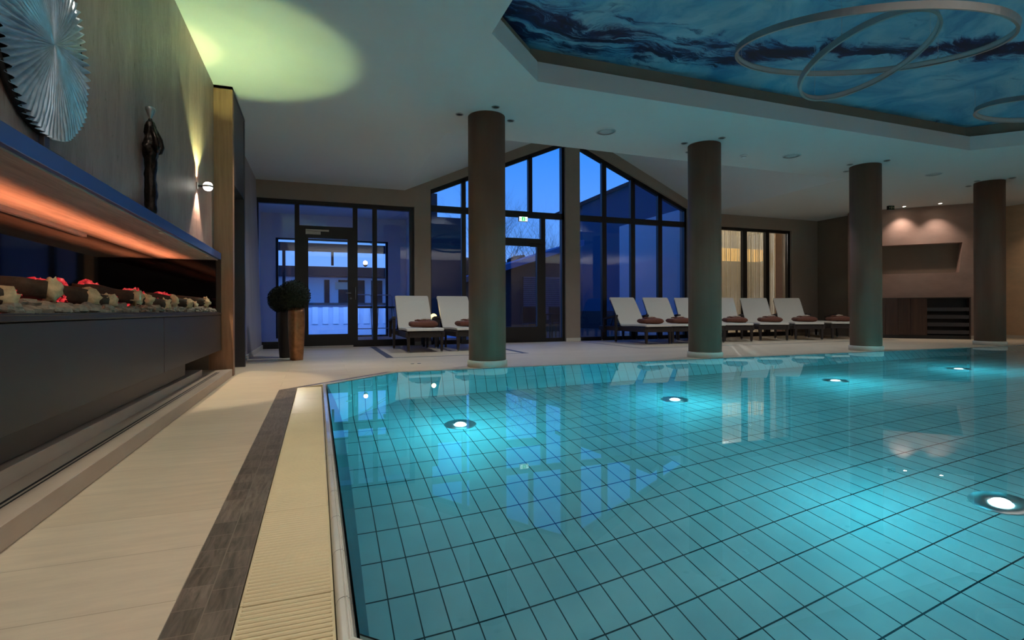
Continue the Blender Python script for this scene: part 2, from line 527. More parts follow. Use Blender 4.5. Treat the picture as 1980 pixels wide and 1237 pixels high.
# pool basin
w = ring('water')
PD = -1.45
def inset(poly_, d):
    c = [(p[0], p[1]) for p in poly_]
    a = LV['water']
    e = d
    x0, x1 = poly_[7][0]+e, poly_[2][0]-e
    y0, y1 = poly_[0][1]+e, poly_[4][1]-e
    k = poly_[0][0]-poly_[7][0]; k2 = poly_[5][0]-poly_[7][0]
    kk = .586*e
    k = max(.02, k-kk*.7); k2 = max(.02, k2-kk*.7)
    return octo(x0, x1, y0, y1, k, k2, k, k2)
wb = inset(w, .124)
shell('trim_5', MB().poly(wb, [], PD-.05, PD, XY()), M['pfloor'])
for i in range(8):
    j = (i+1) % 8
    a, b, c, d = w[i], w[j], wb[j], wb[i]
    m = MB().add([(a[0],a[1],0),(b[0],b[1],0),(c[0],c[1],PD),(d[0],d[1],PD)], [(0,1,2,3)])
    nx, ny = (b[1]-a[1]), -(b[0]-a[0])
    L_ = math.hypot(nx, ny); nx, ny = nx/L_*.03, ny/L_*.03
    m.add([(a[0]+nx,a[1]+ny,0),(b[0]+nx,b[1]+ny,0),(c[0]+nx,c[1]+ny,PD-.05),(d[0]+nx,d[1]+ny,PD-.05)], [(3,2,1,0)])
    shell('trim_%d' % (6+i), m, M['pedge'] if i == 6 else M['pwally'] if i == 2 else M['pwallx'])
wm = MB(); wm.add([(p[0],p[1],-.003) for p in w], [tuple(range(8))])
wo = wm.build('pool_water', M['water'], recalc=False)
tag(wo, 'still turquoise water filling the octagonal pool', 'water', kind='stuff')

# ceiling with recess and gable vault openings
RC = octo(1.353, 9.53, 1.28, 4.842, .70, .715, .70, .715)
RC2 = octo(1.27, 9.61, 1.19, 4.92, .74, .745, .74, .745)
VX0, VX1, VY0 = 1.56, 8.65, 6.65
CZ = 2.93
cm = MB()
cm.poly([(-1.7,-3),(14.7,-3),(14.7,VY0),(-1.7,VY0)], [RC], CZ, CZ+.2, XY())
shell('ceiling', cm, M['ceil'])
cm = MB()
cm.poly([(-1.7,VY0),(VX0,VY0),(VX0,10.35),(-1.7,10.35)], [], CZ, CZ+.2, XY())
cm.poly([(VX1,VY0),(14.7,VY0),(14.7,10.35),(VX1,10.35)], [], CZ, CZ+.2, XY())
shell('ceiling_edge', cm, M['ceil'])
PKX, PKZ = 5.11, 4.53
vm = MB()
vm.add([(VX0,VY0,CZ),(VX0,10.05,CZ),(PKX,10.05,PKZ),(PKX,VY0,PKZ),(VX1,VY0,CZ),(VX1,10.05,CZ)], [(0,1,2,3),(3,2,5,4)])
vm.add([(VX0-.1,VY0-.1,CZ+.2),(VX0-.1,10.35,CZ+.2),(PKX,10.35,PKZ+.2),(PKX,VY0-.1,PKZ+.2),(VX1+.1,VY0-.1,CZ+.2),(VX1+.1,10.35,CZ+.2)], [(3,2,1,0),(4,5,2,3)])
vm.add([(VX0,VY0,CZ),(PKX,VY0,PKZ),(VX1,VY0,CZ),(VX0,VY0-.1,CZ),(PKX,VY0-.1,PKZ+.2),(VX1,VY0-.1,CZ)], [(0,1,2),(5,4,3)])
o_ = vm.build('ceiling_vault', M['ceil'], recalc=False); struct(o_)
# recess: cove walls and mural panel
rm = MB()
rm.poly([(1.0,.9),(9.9,.9),(9.9,5.2),(1.0,5.2)], [RC2], CZ+.2, CZ+.36, XY())
shell('trim_14', rm, plain('cove_paint', rgb(128,130,118), .8, var=.03))
pm = MB().poly([(1.0,.9),(9.9,.9),(9.9,5.2),(1.0,5.2)], [], CZ+.36, CZ+.40, XY())
shell('ceiling_panel', pm, M['mural'])

# left feature wall (above mantel), deep enough for the firebox
XW = -.97
shell('wall_left', MB().box(-1.7, XW, -3, 6.0, 1.235, CZ), M['plaster'])
shell('wall_left_base', MB().box(-1.7,-1.5,-3,6.0,0,1.235), M['wall_dark'])
m = MB().add([(-1.7,6.99,0),(-.90,6.99,0),(-.90,10.05,0),(-1.7,10.05,0),(-1.7,6.99,CZ+.02),(-.985,6.99,CZ+.02),(-.985,10.05,CZ+.02),(-1.7,10.05,CZ+.02)],
             [(0,3,2,1),(4,5,6,7),(0,1,5,4),(1,2,6,5),(2,3,7,6),(3,0,4,7)])
shell('wall_left_far', m, M['paleplaster'])
shell('baseboard_left', MB().box(-.90,-.884,6.99,10.05,0,.07), M['skirt'])
# wooden portal with dark door
d2 = struct(empty('door_2', (-.9,6.5,0)))
MB().box(-1.02,-.80,6.0,6.10,0,CZ-.002).build('frame_post', M['post'], d2)
MB().box(-1.0,-.80,6.92,6.99,0,CZ-.04).build('frame_jamb', M['dpanel'], d2)
MB().box(-1.0,-.806,6.10,6.92,1.97,CZ-.02).build('overpanel', M['dpanel'], d2)
MB().box(-1.7,-.80,6.0,6.99,CZ-.03,CZ-.001).build('head', M['dpanel'], d2)
MB().box(-.98,-.93,6.10,6.92,0.0,1.97).build('leaf', M['black'], d2)
MB().tube([(-.93,6.2,1.0),(-.90,6.2,1.0),(-.90,6.30,1.0)], .009, 8).build('handle', M['steel'], d2)
shell('wall_left_core', MB().box(-1.7,-1.02,6.0,6.99,0,CZ-.03), M['wall_dark'])

# back wall with openings
TOPL, TOPR, TOPP = 2.99, 3.00, 4.28
BW = [(-1.7,-.2),(12.5,-.2),(12.5,CZ+.05),(VX1,CZ+.05),(VX1,CZ),(PKX,PKZ),(VX0,CZ),(VX0,CZ+.05),(-1.7,CZ+.05)]
BW = [(-1.7,-.2),(12.5,-.2),(12.5,CZ+.05),(VX1+.02,CZ+.05),(PKX,PKZ+.05),(VX0-.02,CZ+.05),(-1.7,CZ+.05)]
def zt(x): return TOPL + (TOPP-TOPL)*(x-2.05)/(5.06-2.05) if x < 5.06 else TOPR + (TOPP-TOPR)*(8.06-x)/3.0
H1 = [(-.985,0),(1.735,0),(1.735,2.63),(-.985,2.63)]
H2 = [(2.05,0),(4.92,0),(4.92,zt(4.92)),(2.05,TOPL)]
H3 = [(5.26,0),(8.06,0),(8.06,TOPR),(5.26,zt(5.26))]
H4 = [(8.95,0),(11.24,0),(11.24,2.64),(8.95,2.64)]
shell('wall_back', MB().poly(BW, [H1,H2,H3,H4], 10.05, 10.35, XZ), M['wall_taupe'])
for n_, (a, b) in enumerate([(1.74,2.05),(4.92,5.26),(8.06,8.95),(11.24,12.12)]):
    shell('baseboard_back_%d' % (n_+1), MB().box(a, b, 10.035, 10.05, 0, .07), M['skirt'])

# right side walls
shell('wall_right_far', MB().box(12.12,12.5,9.2,10.05,0,CZ), M['wall_dark'])
shell('trim_15', MB().box(12.10,12.5,8.80,9.2,0,CZ), M['cabwood'])
shell('wall_right_near', MB().box(14.4,14.7,-3,7.75,0,CZ), M['tanwall'])
shell('baseboard_right', MB().box(14.385,14.4,-3,7.6,0,.07), M['skirt'])
shell('wall_right_return', MB().poly([(13.45,7.07),(14.5,7.7),(14.7,7.9),(13.75,7.45)], [], 0, CZ, XY()), M['warmwall'])
shell('wall_front', MB().box(-1.7,14.7,-3.2,-3,0,CZ), M['wall_taupe'])
# diagonal wall with niche: local frame, s along wall, e out of the wall towards the pool
S2 = math.sqrt(.5)
DO = Vector((12.12,8.40,0)); DS = Vector((S2,-S2,0)); DN = Vector((-S2,-S2,0))
def dg(s_, e_, z_): return DO + DS*s_ + DN*e_ + Vector((0,0,z_))
def DZ(u, v, d): return dg(u, d, v)
NI = [(-.55,1.45),(1.40,1.45),(1.46,2.10),(-.55,2.10)]
m = MB().poly([(-.62,0),(1.88,0),(1.88,CZ),(-.62,CZ)], [NI], -.22, 0, DZ)
m.poly([(-.62,0),(1.88,0),(1.88,CZ),(-.62,CZ)], [], -.3, -.22, DZ)
shell('wall_right_diagonal', m, M['warmwall'])
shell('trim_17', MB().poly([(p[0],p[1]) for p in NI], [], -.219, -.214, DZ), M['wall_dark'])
shell('baseboard_diagonal', MB().poly([(1.56,0),(1.88,0),(1.88,.075),(1.56,.075)], [], 0, .015, DZ), M['skirt'])

# ------------------------------------------------------------------ columns
CXS = [1.88, 5.04, 8.20, 11.36]; CY = 5.94
cn = ['nearest the glass door', 'second from the glass door', 'third from the glass door', 'farthest from the glass door']
for i, x in enumerate(CXS):
    c = empty('round_column', (x,CY,0))
    tag(c, 'brown round column on a pale plinth, ' + cn[i], 'column', 'round columns along the pool', 'thing')
    MB().lathe([(.218,.075),(.218,CZ-.001)], (x,CY,0), 64).build('shaft', M['col'], c)
    MB().lathe([(.236,0),(.236,.068),(.231,.076),(.2,.076)], (x,CY,0), 64).build('plinth', M['skirt'], c)

# ------------------------------------------------------------------ recessed lights and ceiling fittings
def downlight(x, y, label, lit=False, mat=None, r=.045, group='recessed spots around the columns'):
    d = empty('recessed_downlight', (x,y,CZ))
    tag(d, label, 'ceiling spot', group)
    MB().lathe([(r*.72,-.001),(r,-.001),(r,-.007),(r*.8,-.009),(r*.72,-.004)], (x,y,CZ), 24, cap=False).build('trim_ring', M['silver'], d)
    MB().lathe([(r*.70,-.003),(r*.5,-.002)], (x,y,CZ), 24).build('lens', mat or M['darkcan'], d)
    return d
ord_ = ['first', 'second', 'third', 'fourth']
for i, spots in enumerate([('left','near','right'), ('left','near','far'), ('left','near','far'), ('left','near','far')]):
    for s_ in spots:
        dx, dy = {'left': (-.325,.01), 'right': (.305,.005), 'near': (0,-.34), 'far': (0,.325)}[s_]
        w_ = {'left': 'left of', 'right': 'right of', 'near': 'on the pool side of', 'far': 'behind'}[s_]
        downlight(CXS[i]+dx, CY+dy, 'small unlit ceiling spot %s the %s column from the glass door' % (w_, ord_[i]))
M['lens_on'] = emit('lit_lens', (1,.86,.7,1), 30)
downlight(12.22,7.97, 'lit ceiling spot left of its pair over the towel cabinet', True, M['lens_on'], .05, 'lit spots above the diagonal wall')
downlight(12.61,7.48, 'lit ceiling spot right of its pair over the towel cabinet', True, M['lens_on'], .05, 'lit spots above the diagonal wall')
for x, w_ in ((3.464,'first and second'), (6.60,'second and third'), (9.78,'third and fourth')):
    s_ = empty('ceiling_speaker', (x,5.90,CZ))
    tag(s_, 'round flush ceiling speaker midway between the %s columns' % w_, 'speaker', 'flush round ceiling speakers')
    MB().lathe([(.125,-.0005),(.125,-.006),(.112,-.008)], (x,5.90,CZ), 40, cap=False).build('rim', M['ceil'], s_)
    MB().lathe([(.112,-.004),(.05,-.005)], (x,5.90,CZ), 40).build('grille', M['speaker'], s_)
s_ = empty('smoke_detector', (5.91,6.12,CZ)); tag(s_, 'small white round smoke detector on ceiling right of the second column', 'smoke detector')
MB().lathe([(.05,-.001),(.05,-.012),(.034,-.02),(.034,-.036),(.02,-.042)], (5.91,6.12,CZ), 24).build('housing', M['white'], s_)
MB().lathe([(.035,-.024),(.035,-.028)], (5.91,6.12,CZ), 24).build('vent_band', M['darkcan'], s_)

# ring pendants
def ring_light(c, nrm, r, label, wires):
    o = empty('ring_pendant', c)
    tag(o, label, 'pendant light', 'slim silver ring pendants under the mural')
    nz = Vector(nrm).normalized()
    u = nz.cross(Vector((0,1,0))).normalized(); v = nz.cross(u)
    n = 96; h = .026; wd = .022
    vs = []; fs = []
    for i in range(n):
        a = 2*math.pi*i/n
        e = u*math.cos(a) + v*math.sin(a)
        for rr, hh in ((r-wd/2,-h),(r+wd/2,-h),(r+wd/2,h),(r-wd/2,h)):
            vs.append(Vector(c) + e*rr + nz*hh)
    for i in range(n):
        j = (i+1) % n
        for k in range(4):
            q = (k+1) % 4
            fs.append((i*4+k, j*4+k, j*4+q, i*4+q))
    MB().add(vs, fs).build('ring_band', M['silver'], o)
    vs = []; fs = []
    for i in range(n):
        a = 2*math.pi*i/n
        e = u*math.cos(a) + v*math.sin(a)
        for rr in (r-wd/2-.001,):
            vs.append(Vector(c)+e*rr-nz*h*.6); vs.append(Vector(c)+e*rr+nz*h*.6)
    for i in range(n):
        j = (i+1) % n
        fs.append((i*2,j*2,j*2+1,i*2+1))
    MB().add(vs, fs).build('diffuser', M['speaker'], o, recalc=False)
    for k, a in enumerate(wires):
        e = u*math.cos(R(a)) + v*math.sin(R(a))
        p_ = Vector(c) + e*r + nz*h
        MB().tube([p_, (p_.x,p_.y,CZ+.36)], .0015, 5).build('suspension_wire', M['steel'], o)
        MB().lathe([(.006,0),(.006,.03)], (p_.x,p_.y,p_.z-.015), 10).build('wire_clip', M['steel'], o)
ring_light((4.416,3.231,2.92), (-.031,-.217,1), 1.0, 'largest silver ring pendant, tilted, crossing the mural', (60,180,300))
ring_light((4.657,3.365,2.92), (-.106,.314,1), .55, 'smaller silver ring pendant hung inside the largest ring', (20,150,270))
ring_light((7.51,3.549,2.89), (.071,-.152,1), .468, 'separate silver ring pendant cut off by the right picture edge', (60,180,300))

# ------------------------------------------------------------------ fireplace wall unit
fp = empty('fireplace', (-1.0,3.6,.14)); tag(fp, 'long dark linear fireplace unit with mantel tinted as if blue-lit along the left wall', 'fireplace')
Y0, Y1 = .2, 5.955
def fpart(name, mb, mat): return mb.build(name, mat, fp)
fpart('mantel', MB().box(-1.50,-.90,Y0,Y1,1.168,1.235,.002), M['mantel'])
fpart('soffit', MB().box(-1.42,-.925,Y0,Y1-.01,1.160,1.1675), M['soffit'])
fpart('soffit_spot', MB().box(-.952,-.938,3.95,4.02,1.157,1.160), M['cream'])
fpart('soffit_spot', MB().box(-.952,-.938,5.46,5.53,1.157,1.160), M['cream'])
fpart('back_glass', MB().box(-1.45,-1.42,Y0,5.93,.62,1.168), M['blackglass'])
fpart('back_rail', MB().box(-1.42,-1.395,Y0,4.15,1.135,1.160), M['soffit'])
fpart('side_panel', MB().box(-1.45,-.94,5.90,5.93,.62,1.16), M['blackglass'])
fpart('end_frame', MB().box(-1.5,-.90,5.93,Y1,.268,1.168), M['cab'])
fpart('burner_tray', MB().box(-1.42,-.93,Y0,5.90,.60,.632), M['black'])
fpart('tray_lip', MB().box(-.934,-.915,Y0,5.90,.618,.648,.002), M['dpanel'])
fpart('ledge_trim', MB().box(-.93,-.897,Y0,Y1,.620,.6415,.003), M['cab'])
for a, b in ((Y0,2.0),(2.006,3.848),(3.854,Y1)):
    fpart('front_panel', MB().box(-.93,-.90,a,b,.27,.616,.002), M['cab'])
fpart('carcass', MB().box(-1.5,-.93,Y0,Y1,.28,.60), M['cab'])
fpart('plinth', MB().box(-1.5,-1.0,Y0,4.9,.14,.28), M['cab'])
# light bed
M['ember'] = None
t = NT('glowing_ember'); v = t.objc()
f = t.noise(v, 28, 6, .7)
e = t.ramp(f, [(.36,(.02,.0,.0,1)),(.5,(.7,.02,.03,1)),(.62,(1,.10,.09,1)),(.74,(1,.5,.4,1))])
t.bsdf((.05,.02,.02,1), .8, emit=e, estr=.8, bump=f, bstr=.8, bdist=.01)
M['ember'] = t.m
t = NT('glowing_flame_bed'); e_ = t.n('ShaderNodeEmission'); e_.inputs[0].default_value = (1,.22,.06,1); e_.inputs[1].default_value = 3.0
t.l(e_.outputs[0], t.out.inputs[0]); M['ledbed'] = t.m

def log(px_y, x, z, length, yaw, r, label, pitch=.0):
    o = empty('fireplace_log', (x,px_y,z))
    tag(o, label, 'log', 'split logs in the fireplace')
    d = Vector((-math.sin(yaw)*math.cos(pitch), -math.cos(yaw)*math.cos(pitch), math.sin(pitch)))
    n = 9; pts = []; rs = []
    for k in range(n):
        u = k/(n-1)
        q = Vector((x,px_y,z)) + d*length*u
        q += Vector((mnoise.noise(q*9), mnoise.noise(q*9+Vector((5,0,0))), mnoise.noise(q*9+Vector((0,5,0)))))*.008
        pts.append(q); rs.append(r*(1+.22*mnoise.noise(q*14)))
    MB().tube(pts, rs, 9).build('bark', M['bark'], o)
    m = MB(); m.sphere(pts[0]-d*.012, r*1.10, 14, 10, (.85,.85,1.0), .6); m.build('cut_end', M['logend'], o)
    mid = pts[3]
    m = MB()
    m.sphere((mid.x+.022, mid.y+.02, mid.z-r*.55), r*.72, 14, 10, (.7,2.6,.75), 1.2)
    m.build('glow_patch', M['ember'], o)
    return o
ly = [2.22,2.60,2.92,3.22,3.56,3.86,4.20,4.50,4.86,5.18,5.58]
lo = ['first','second','third','fourth','fifth','sixth','seventh','eighth','ninth','tenth','last']
for i, y in enumerate(ly):
    big = 1.0 if i < 6 else .95
    log(y, -.985 - .02*(i % 2), .70 + .018*((i*2) % 3), .27, R(52 + 9*((i*5) % 3)), .040*big, '%s pale-ended split log from the near end of the fire' % lo[i], .12)
bl = [(2.45,'first'),(3.10,'second'),(3.75,'third'),(4.45,'fourth'),(5.15,'last')]
for y, w_ in bl:
    o = empty('charred_log', (-1.22,y,.74)); tag(o, '%s charred black log lying at the back of the fire bed' % w_, 'log', 'charred logs behind')
    pts = [Vector((-1.27 + .03*math.sin(k*2.1+y), y-.24+k*.09, .72+.012*math.sin(k+y))) for k in range(6)]
    MB().tube(pts, [.055,.062,.058,.064,.06,.05], 10).build('bark', M['black'], o)
    m = MB()
    for k in (0,1,3):
        m.sphere((-1.21+.02*random.random(), y-.20+k*.11, .765+.02*random.random()), .030+.020*random.random(), 10, 7, (1,1.8,.8), 1.3)
    m.build('glow_patch', M['ember'], o)
m = MB()
for k in range(340):
    y = 1.4 + 4.48*random.random()
    x = -.945 - .12*random.random()**1.5
    r_ = .014 + .014*random.random()
    m.sphere((x,y,.645+.024*random.random()-.22*(x+.945)), r_, 7, 5, (1.0+.5*random.random(),1.3+.6*random.random(),.8), .5, smooth=False)
o = m.build('wood_chips', M['chip']); tag(o, 'grey wood chips spread along the front of the fire bed', 'wood chips', kind='stuff')
m = MB()
for k in range(150):
    y = 1.4 + 4.4*random.random(); x = -1.06 - .22*random.random()
    m.sphere((x,y,.645+.02*random.random()), .016+.014*random.random(), 7, 5, (1,1.6,.8), .8)
o = m.build('ember_bed', M['ember']); tag(o, 'red glowing embers under the logs', 'embers', kind='stuff')
for k, y in enumerate((3.05,)): pass

# hearth step
hs = struct(empty('trim_16', (-1.1,3.5,0)))
MB().box(-1.5,-.805,Y0,5.97,0,.072,.002).build('hearth_step', M['step'], hs)
MB().box(-1.5,-.970,Y0,5.4,.072,.132,.002).build('hearth_bench', M['step'], hs)
MB().box(-.905,-.895,Y0,5.70,.066,.0726).build('slot', M['black'], hs)
MB().box(-.885,-.878,Y0,5.70,.066,.0726).build('slot', M['black'], hs)

# ------------------------------------------------------------------ disc, statue, sconce
dx_, dy_, dz_, dr = -.925, 2.43, 1.645, .345
dc = empty('ribbed_disc', (dx_,dy_,1.235)); tag(dc, 'large round silver disc with radiating ribs standing on the mantel', 'sculpture')
vs = []; fs = []
NR, NA = 10, 432
for k in range(NR+1):
    rr = dr*(k/NR)
    for i in range(NA):
        a = 2*math.pi*i/NA
        wob = .35*math.sin(rr*26 + 3*math.sin(a*5)) * (rr/dr)
        rb = math.sin(72*a + wob*2.2)
        h = .015*(rr/dr)*rb*(1+.25*math.sin(9*a+rr*20))
        edge = 1 + .004*rb*(k/NR)
        vs.append((dx_ + .012 + h - .02*(rr/dr)**2, dy_ + rr*edge*math.cos(a), dz_ + rr*edge*math.sin(a)))
for k in range(NR):
    for i in range(NA):
        j = (i+1) % NA
        fs.append((k*NA+i, k*NA+j, (k+1)*NA+j, (k+1)*NA+i))
M['discm'] = plain('hammered_silver_leaf', rgb(182,198,210), .30, .65, var=.2, nscale=20, bstr=.25)
MB().add(vs, fs, True).build('ribbed_face', M['discm'], dc)
MB().lathe([(dr*.985,-.004),(dr*.985,.012)], (0,0,0), 96, cap=True).v  # noqa (profile check)
rim = MB()
vs = []; fs = []
for i in range(120):
    a = 2*math.pi*i/120
    for rr, xx in ((dr*.97,-.016),(dr*.985,-.014),(dr*.985,-.038),(.05,-.040)):
        vs.append((dx_+xx, dy_+rr*math.cos(a), dz_+rr*math.sin(a)))
for i in range(120):
    j = (i+1) % 120
    for k in range(3): fs.append((i*4+k, j*4+k, j*4+k+1, i*4+k+1))
rim.add(vs, fs, True).build('rim', M['black'], dc)
MB().box(dx_-.030,dx_-.012,dy_-.02,dy_+.02,1.236,dz_-dr*.8,.002).build('stand_post', M['dpanel'], dc)
MB().box(dx_-.042,dx_+.020,dy_-.06,dy_+.06,1.2355,1.242,.002).build('stand_foot', M['dpanel'], dc)

st = empty('standing_figurine', (-.925,3.68,1.2352)); tag(st, 'slender dark bronze figurine with silver wedge head on the mantel', 'figurine')
vs = []; fs = []
pk = [(0,.034,.029),(.05,.037,.031),(.15,.038,.030),(.25,.038,.030),(.32,.042,.033),(.35,.048,.038),(.375,.058,.042),(.40,.054,.040),(.43,.042,.034),(.46,.036,.030),(.49,.037,.031),(.515,.033,.028),(.54,.022,.020),(.552,.011,.011),(.562,.008,.008)]
prof = []
for q in range(len(pk)-1):
    for u in (0,.25,.5,.75):
        prof.append(tuple(pk[q][e]*(1-u)+pk[q+1][e]*u for e in range(3)))
prof.append(pk[-1])
n = 28
for z, a, b in prof:
    for i in range(n):
        th = 2*math.pi*i/n
        d = 1 + .26*mnoise.noise(Vector((math.cos(th)*2.2, math.sin(th)*2.2, z*22))) + .10*mnoise.noise(Vector((math.cos(th)*6, math.sin(th)*6, z*70)))
        vs.append((-.925+b*d*math.cos(th), 3.68+a*d*math.sin(th), 1.2355+z))
for k in range(len(prof)-1):
    for i in range(n):
        j = (i+1) % n
        fs.append((k*n+i,k*n+j,(k+1)*n+j,(k+1)*n+i))
fs.append(tuple(reversed(range(n)))); fs.append(tuple(range((len(prof)-1)*n, len(prof)*n)))
MB().add(vs, fs, True).build('body', M['bronze'], st)
MB().tube([(-.910,3.705,1.74),(-.892,3.735,1.69),(-.885,3.745,1.645),(-.890,3.725,1.61),(-.90,3.70,1.60)], [.014,.017,.018,.016,.012], 10).build('arm', M['bronze'], st)
MB().tube([(-.910,3.655,1.74),(-.890,3.642,1.67),(-.882,3.635,1.62),(-.888,3.66,1.60)], [.013,.016,.016,.012], 10).build('arm', M['bronze'], st)
m = MB()
m.lathe([(.007,0),(.018,.022),(.032,.048),(.036,.060),(.032,.069),(.014,.074)], (-.925,3.68,1.792), 20, sx=.75, sy=1.0)
m.build('head', M['silver'], st)

SX, SY, SZ = -.885, 5.20, 1.735
sc_ = empty('wall_sconce', (XW,SY,SZ)); tag(sc_, 'small glass ball up-down wall light glowing beside the wooden post', 'wall lamp')
MB().box(XW,XW+.012,SY-.02,SY+.02,SZ-.03,SZ+.03,.003).build('wall_plate', M['silver'], sc_)
MB().tube([(XW+.01,SY,SZ),(SX+.02,SY,SZ)], .010, 10).build('arm', M['darkcan'], sc_)
M['lensw'] = emit('sconce_lens', (1,.93,.82,1), 6)
MB().lathe([(.038,.008),(.034,.022),(.022,.034),(.004,.039)], (SX,SY,SZ), 24).build('lens', M['lensw'], sc_)
MB().lathe([(.004,-.039),(.022,-.034),(.034,-.022),(.038,-.008)], (SX,SY,SZ), 24).build('lens', M['lensw'], sc_)
MB().lathe([(.040,-.008),(.042,0),(.040,.008)], (SX,SY,SZ), 24).build('belt', M['steel'], sc_)

# ------------------------------------------------------------------ planters
def ball(c, r, n=2600):
    m = MB()
    for k in range(n):
        z = 1-2*(k+.5)/n; a = k*2.399963
        q = math.sqrt(1-z*z)
        d = Vector((q*math.cos(a), q*math.sin(a), z))
        p = Vector(c) + d*r*(.90+.12*random.random())
        u = Vector((random.uniform(-1,1),random.uniform(-1,1),random.uniform(-1,1))).normalized()
        v = d.cross(u)
        if v.length < .01: continue
        v.normalize(); w2 = (d*.6+u*.5).normalized()
        L = .016
        m.add([p-v*L*.4, p+w2*L*.9, p+v*L*.4, p-w2*L*.5], [(0,1,2,3)])
    m.sphere(c, r*.90, 24, 14)
    return m
def planter(x, y, mat, label, br_, dy=0, dxb=0):
    o = empty('potted_boxwood', (x,y,0)); tag(o, label, 'potted plant')
    m = MB()
    prof = [(.072,0),(.080,.10),(.090,.30),(.096,.48),(.095,.62),(.090,.70),(.082,.70),(.080,.66)]
    n = 40
    vs = []; fs = []
    for r_, z in prof:
        for i in range(n):
            a = 2*math.pi*i/n
            # slightly squared section
            q = (abs(math.cos(a))**3.2 + abs(math.sin(a))**3.2)**(-1/3.2)
            vs.append((x+r_*q*math.cos(a+.5), y+r_*q*math.sin(a+.5), z))
    for k in range(len(prof)-1):
        for i in range(n):
            j = (i+1) % n
            fs.append((k*n+i,k*n+j,(k+1)*n+j,(k+1)*n+i))
    fs.append(tuple(reversed(range(n)))); fs.append(tuple(range((len(prof)-1)*n, len(prof)*n)))
    m.add(vs, fs, True); m.build('pot', mat, o)
    ball((x+dxb,y,.86+dy), br_).build('foliage', M['leaf'], o, recalc=False)
    MB().lathe([(.012,.66),(.012,.8)], (x+dxb*.5,y,0), 8).build('stem', M['bark'], o)
planter(-.262, 7.62, M['copper'], 'round clipped boxwood in a tall shiny copper planter', .205, dxb=-.03)
planter(-.42, 8.08, M['darkpot'], 'round clipped boxwood in a tall dark planter behind the copper one', .19, -.04, -.04)

# ------------------------------------------------------------------ sun loungers
def make_lounger(flat=False):
    o = empty('sun_lounger', (0,0,0))
    W = .31
    fr = MB()
    fr.box(-W,-W+.05,0,1.72,.235,.325,.006); fr.box(W-.05,W,0,1.72,.235,.325,.006)
    fr.box(-W+.05,W-.05,0,.05,.235,.325,.006); fr.box(-W+.05,W-.05,1.67,1.72,.235,.325,.006)
    for k in range(4): fr.box(-W+.05,W-.05,.35+k*.36,.38+k*.36,.25,.28)
    fr.build('frame', M['wicker'], o)
    def leg(x, y, z1, tag_):
        m = MB()
        s0, s1 = .017, .026
        vs = [(x-s0,y-s0,.022),(x+s0,y-s0,.022),(x+s0,y+s0,.022),(x-s0,y+s0,.022),(x-s1,y-s1,z1),(x+s1,y-s1,z1),(x+s1,y+s1,z1),(x-s1,y+s1,z1)]
        m.add(vs, [(0,3,2,1),(4,5,6,7),(0,1,5,4),(1,2,6,5),(2,3,7,6),(3,0,4,7)])
        l_ = m.build('leg', M['wicker'], o)
        MB().lathe([(.010,0),(.014,.004),(.014,.022)], (x,y,0), 12).build('foot_cap', M['steel'], l_)
    for s in (-1,1):
        leg(s*.262, .03, .27, 0); leg(s*.262, 1.66, .27, 0); leg(s*.36, .94, .52, 0)
        a = MB()
        a.xbox((s*.36,1.16,.505), (1,0,0), (0,.990,-.14), (0,.14,.990), .030, .26, .018)
        a.xbox((s*.36,1.40,.34), (1,0,0), (0,.12,-.99), (0,.99,.12), .024, .15, .024)
        a.box(min(s*.30,s*.36), max(s*.30,s*.36), .92,.96,.25,.31)
        a.box(min(s*.30,s*.36), max(s*.30,s*.36), 1.38,1.42,.25,.31)
        a.build('armrest', M['wicker'], o)
    # mattress: seat and backrest as one folded sling with thickness
    path = [(-.012,.340),(-.008,.368),(.02,.376),(.20,.376),(.45,.374),(.65,.366),(.80,.362),(.87,.372)]
    if flat:
        path += [(1.0,.372),(1.2,.372),(1.45,.374),(1.66,.376)]
    else:
        path += [(.93,.43),(1.02,.56),(1.12,.70),(1.22,.83),(1.285,.905),(1.305,.918)]
    th = .030
    vs = []; fs = []
    n = len(path)
    for k, (y, z) in enumerate(path):
        a = path[max(k-1,0)]; b = path[min(k+1,n-1)]
        t_ = Vector((0,b[0]-a[0],b[1]-a[1])).normalized(); nn = Vector((0,-t_.z,t_.y))
        w_ = .295 - (.008 if k in (0,n-1) else 0)
        for xx, q in ((-w_,0),(-w_+.012,.006),(w_-.012,.006),(w_,0)):
            p_ = Vector((xx,y,z)) + nn*q; vs.append(p_)
        for xx in (w_,-w_):
            vs.append(Vector((xx,y,z)) - nn*th)
    for k in range(n-1):
        for i in range(6):
            j = (i+1) % 6
            fs.append((k*6+i,k*6+j,(k+1)*6+j,(k+1)*6+i))
    fs.append(tuple(range(6))); fs.append(tuple(reversed(range((n-1)*6,n*6))))
    MB().add(vs, fs).build('mattress', M['sling'], o)
    if not flat:
        b = MB()
        for s in (-1,1):
            b.tube([(s*.285,.86,.325),(s*.285,1.02,.52),(s*.285,1.27,.865)], .016, 8)
            b.tube([(s*.25,1.12,.66),(s*.25,1.34,.29)], .010, 6)
        b.tube([(-.285,1.27,.865),(.285,1.27,.865)], .014, 8)
        b.build('backrest_frame', M['wicker'], o)
    return o
LG = [(1.585,8.20,0.0,'lounger with cream sling beside the glass door, left of the pair'),
      (2.39,8.26,2.0,'cream lounger half hidden behind the first column, right of the pair'),
      (6.03,8.36,0.0,'cream lounger beside the gable window pillar, first of the long row'),
      (6.66,8.38,-9,'second cream lounger of the long row, partly behind the second column'),
      (7.30,8.42,-18,'third cream lounger of the long row, mostly hidden behind the second column'),
      (7.98,8.42,-26,'cream lounger just right of the second column'),
      (8.90,8.40,-27,'fifth cream lounger of the long row, before the string curtain'),
      (9.80,8.33,-28,'last raised cream lounger of the row, near the corner')]
proto = make_lounger()
L_OBJ = []
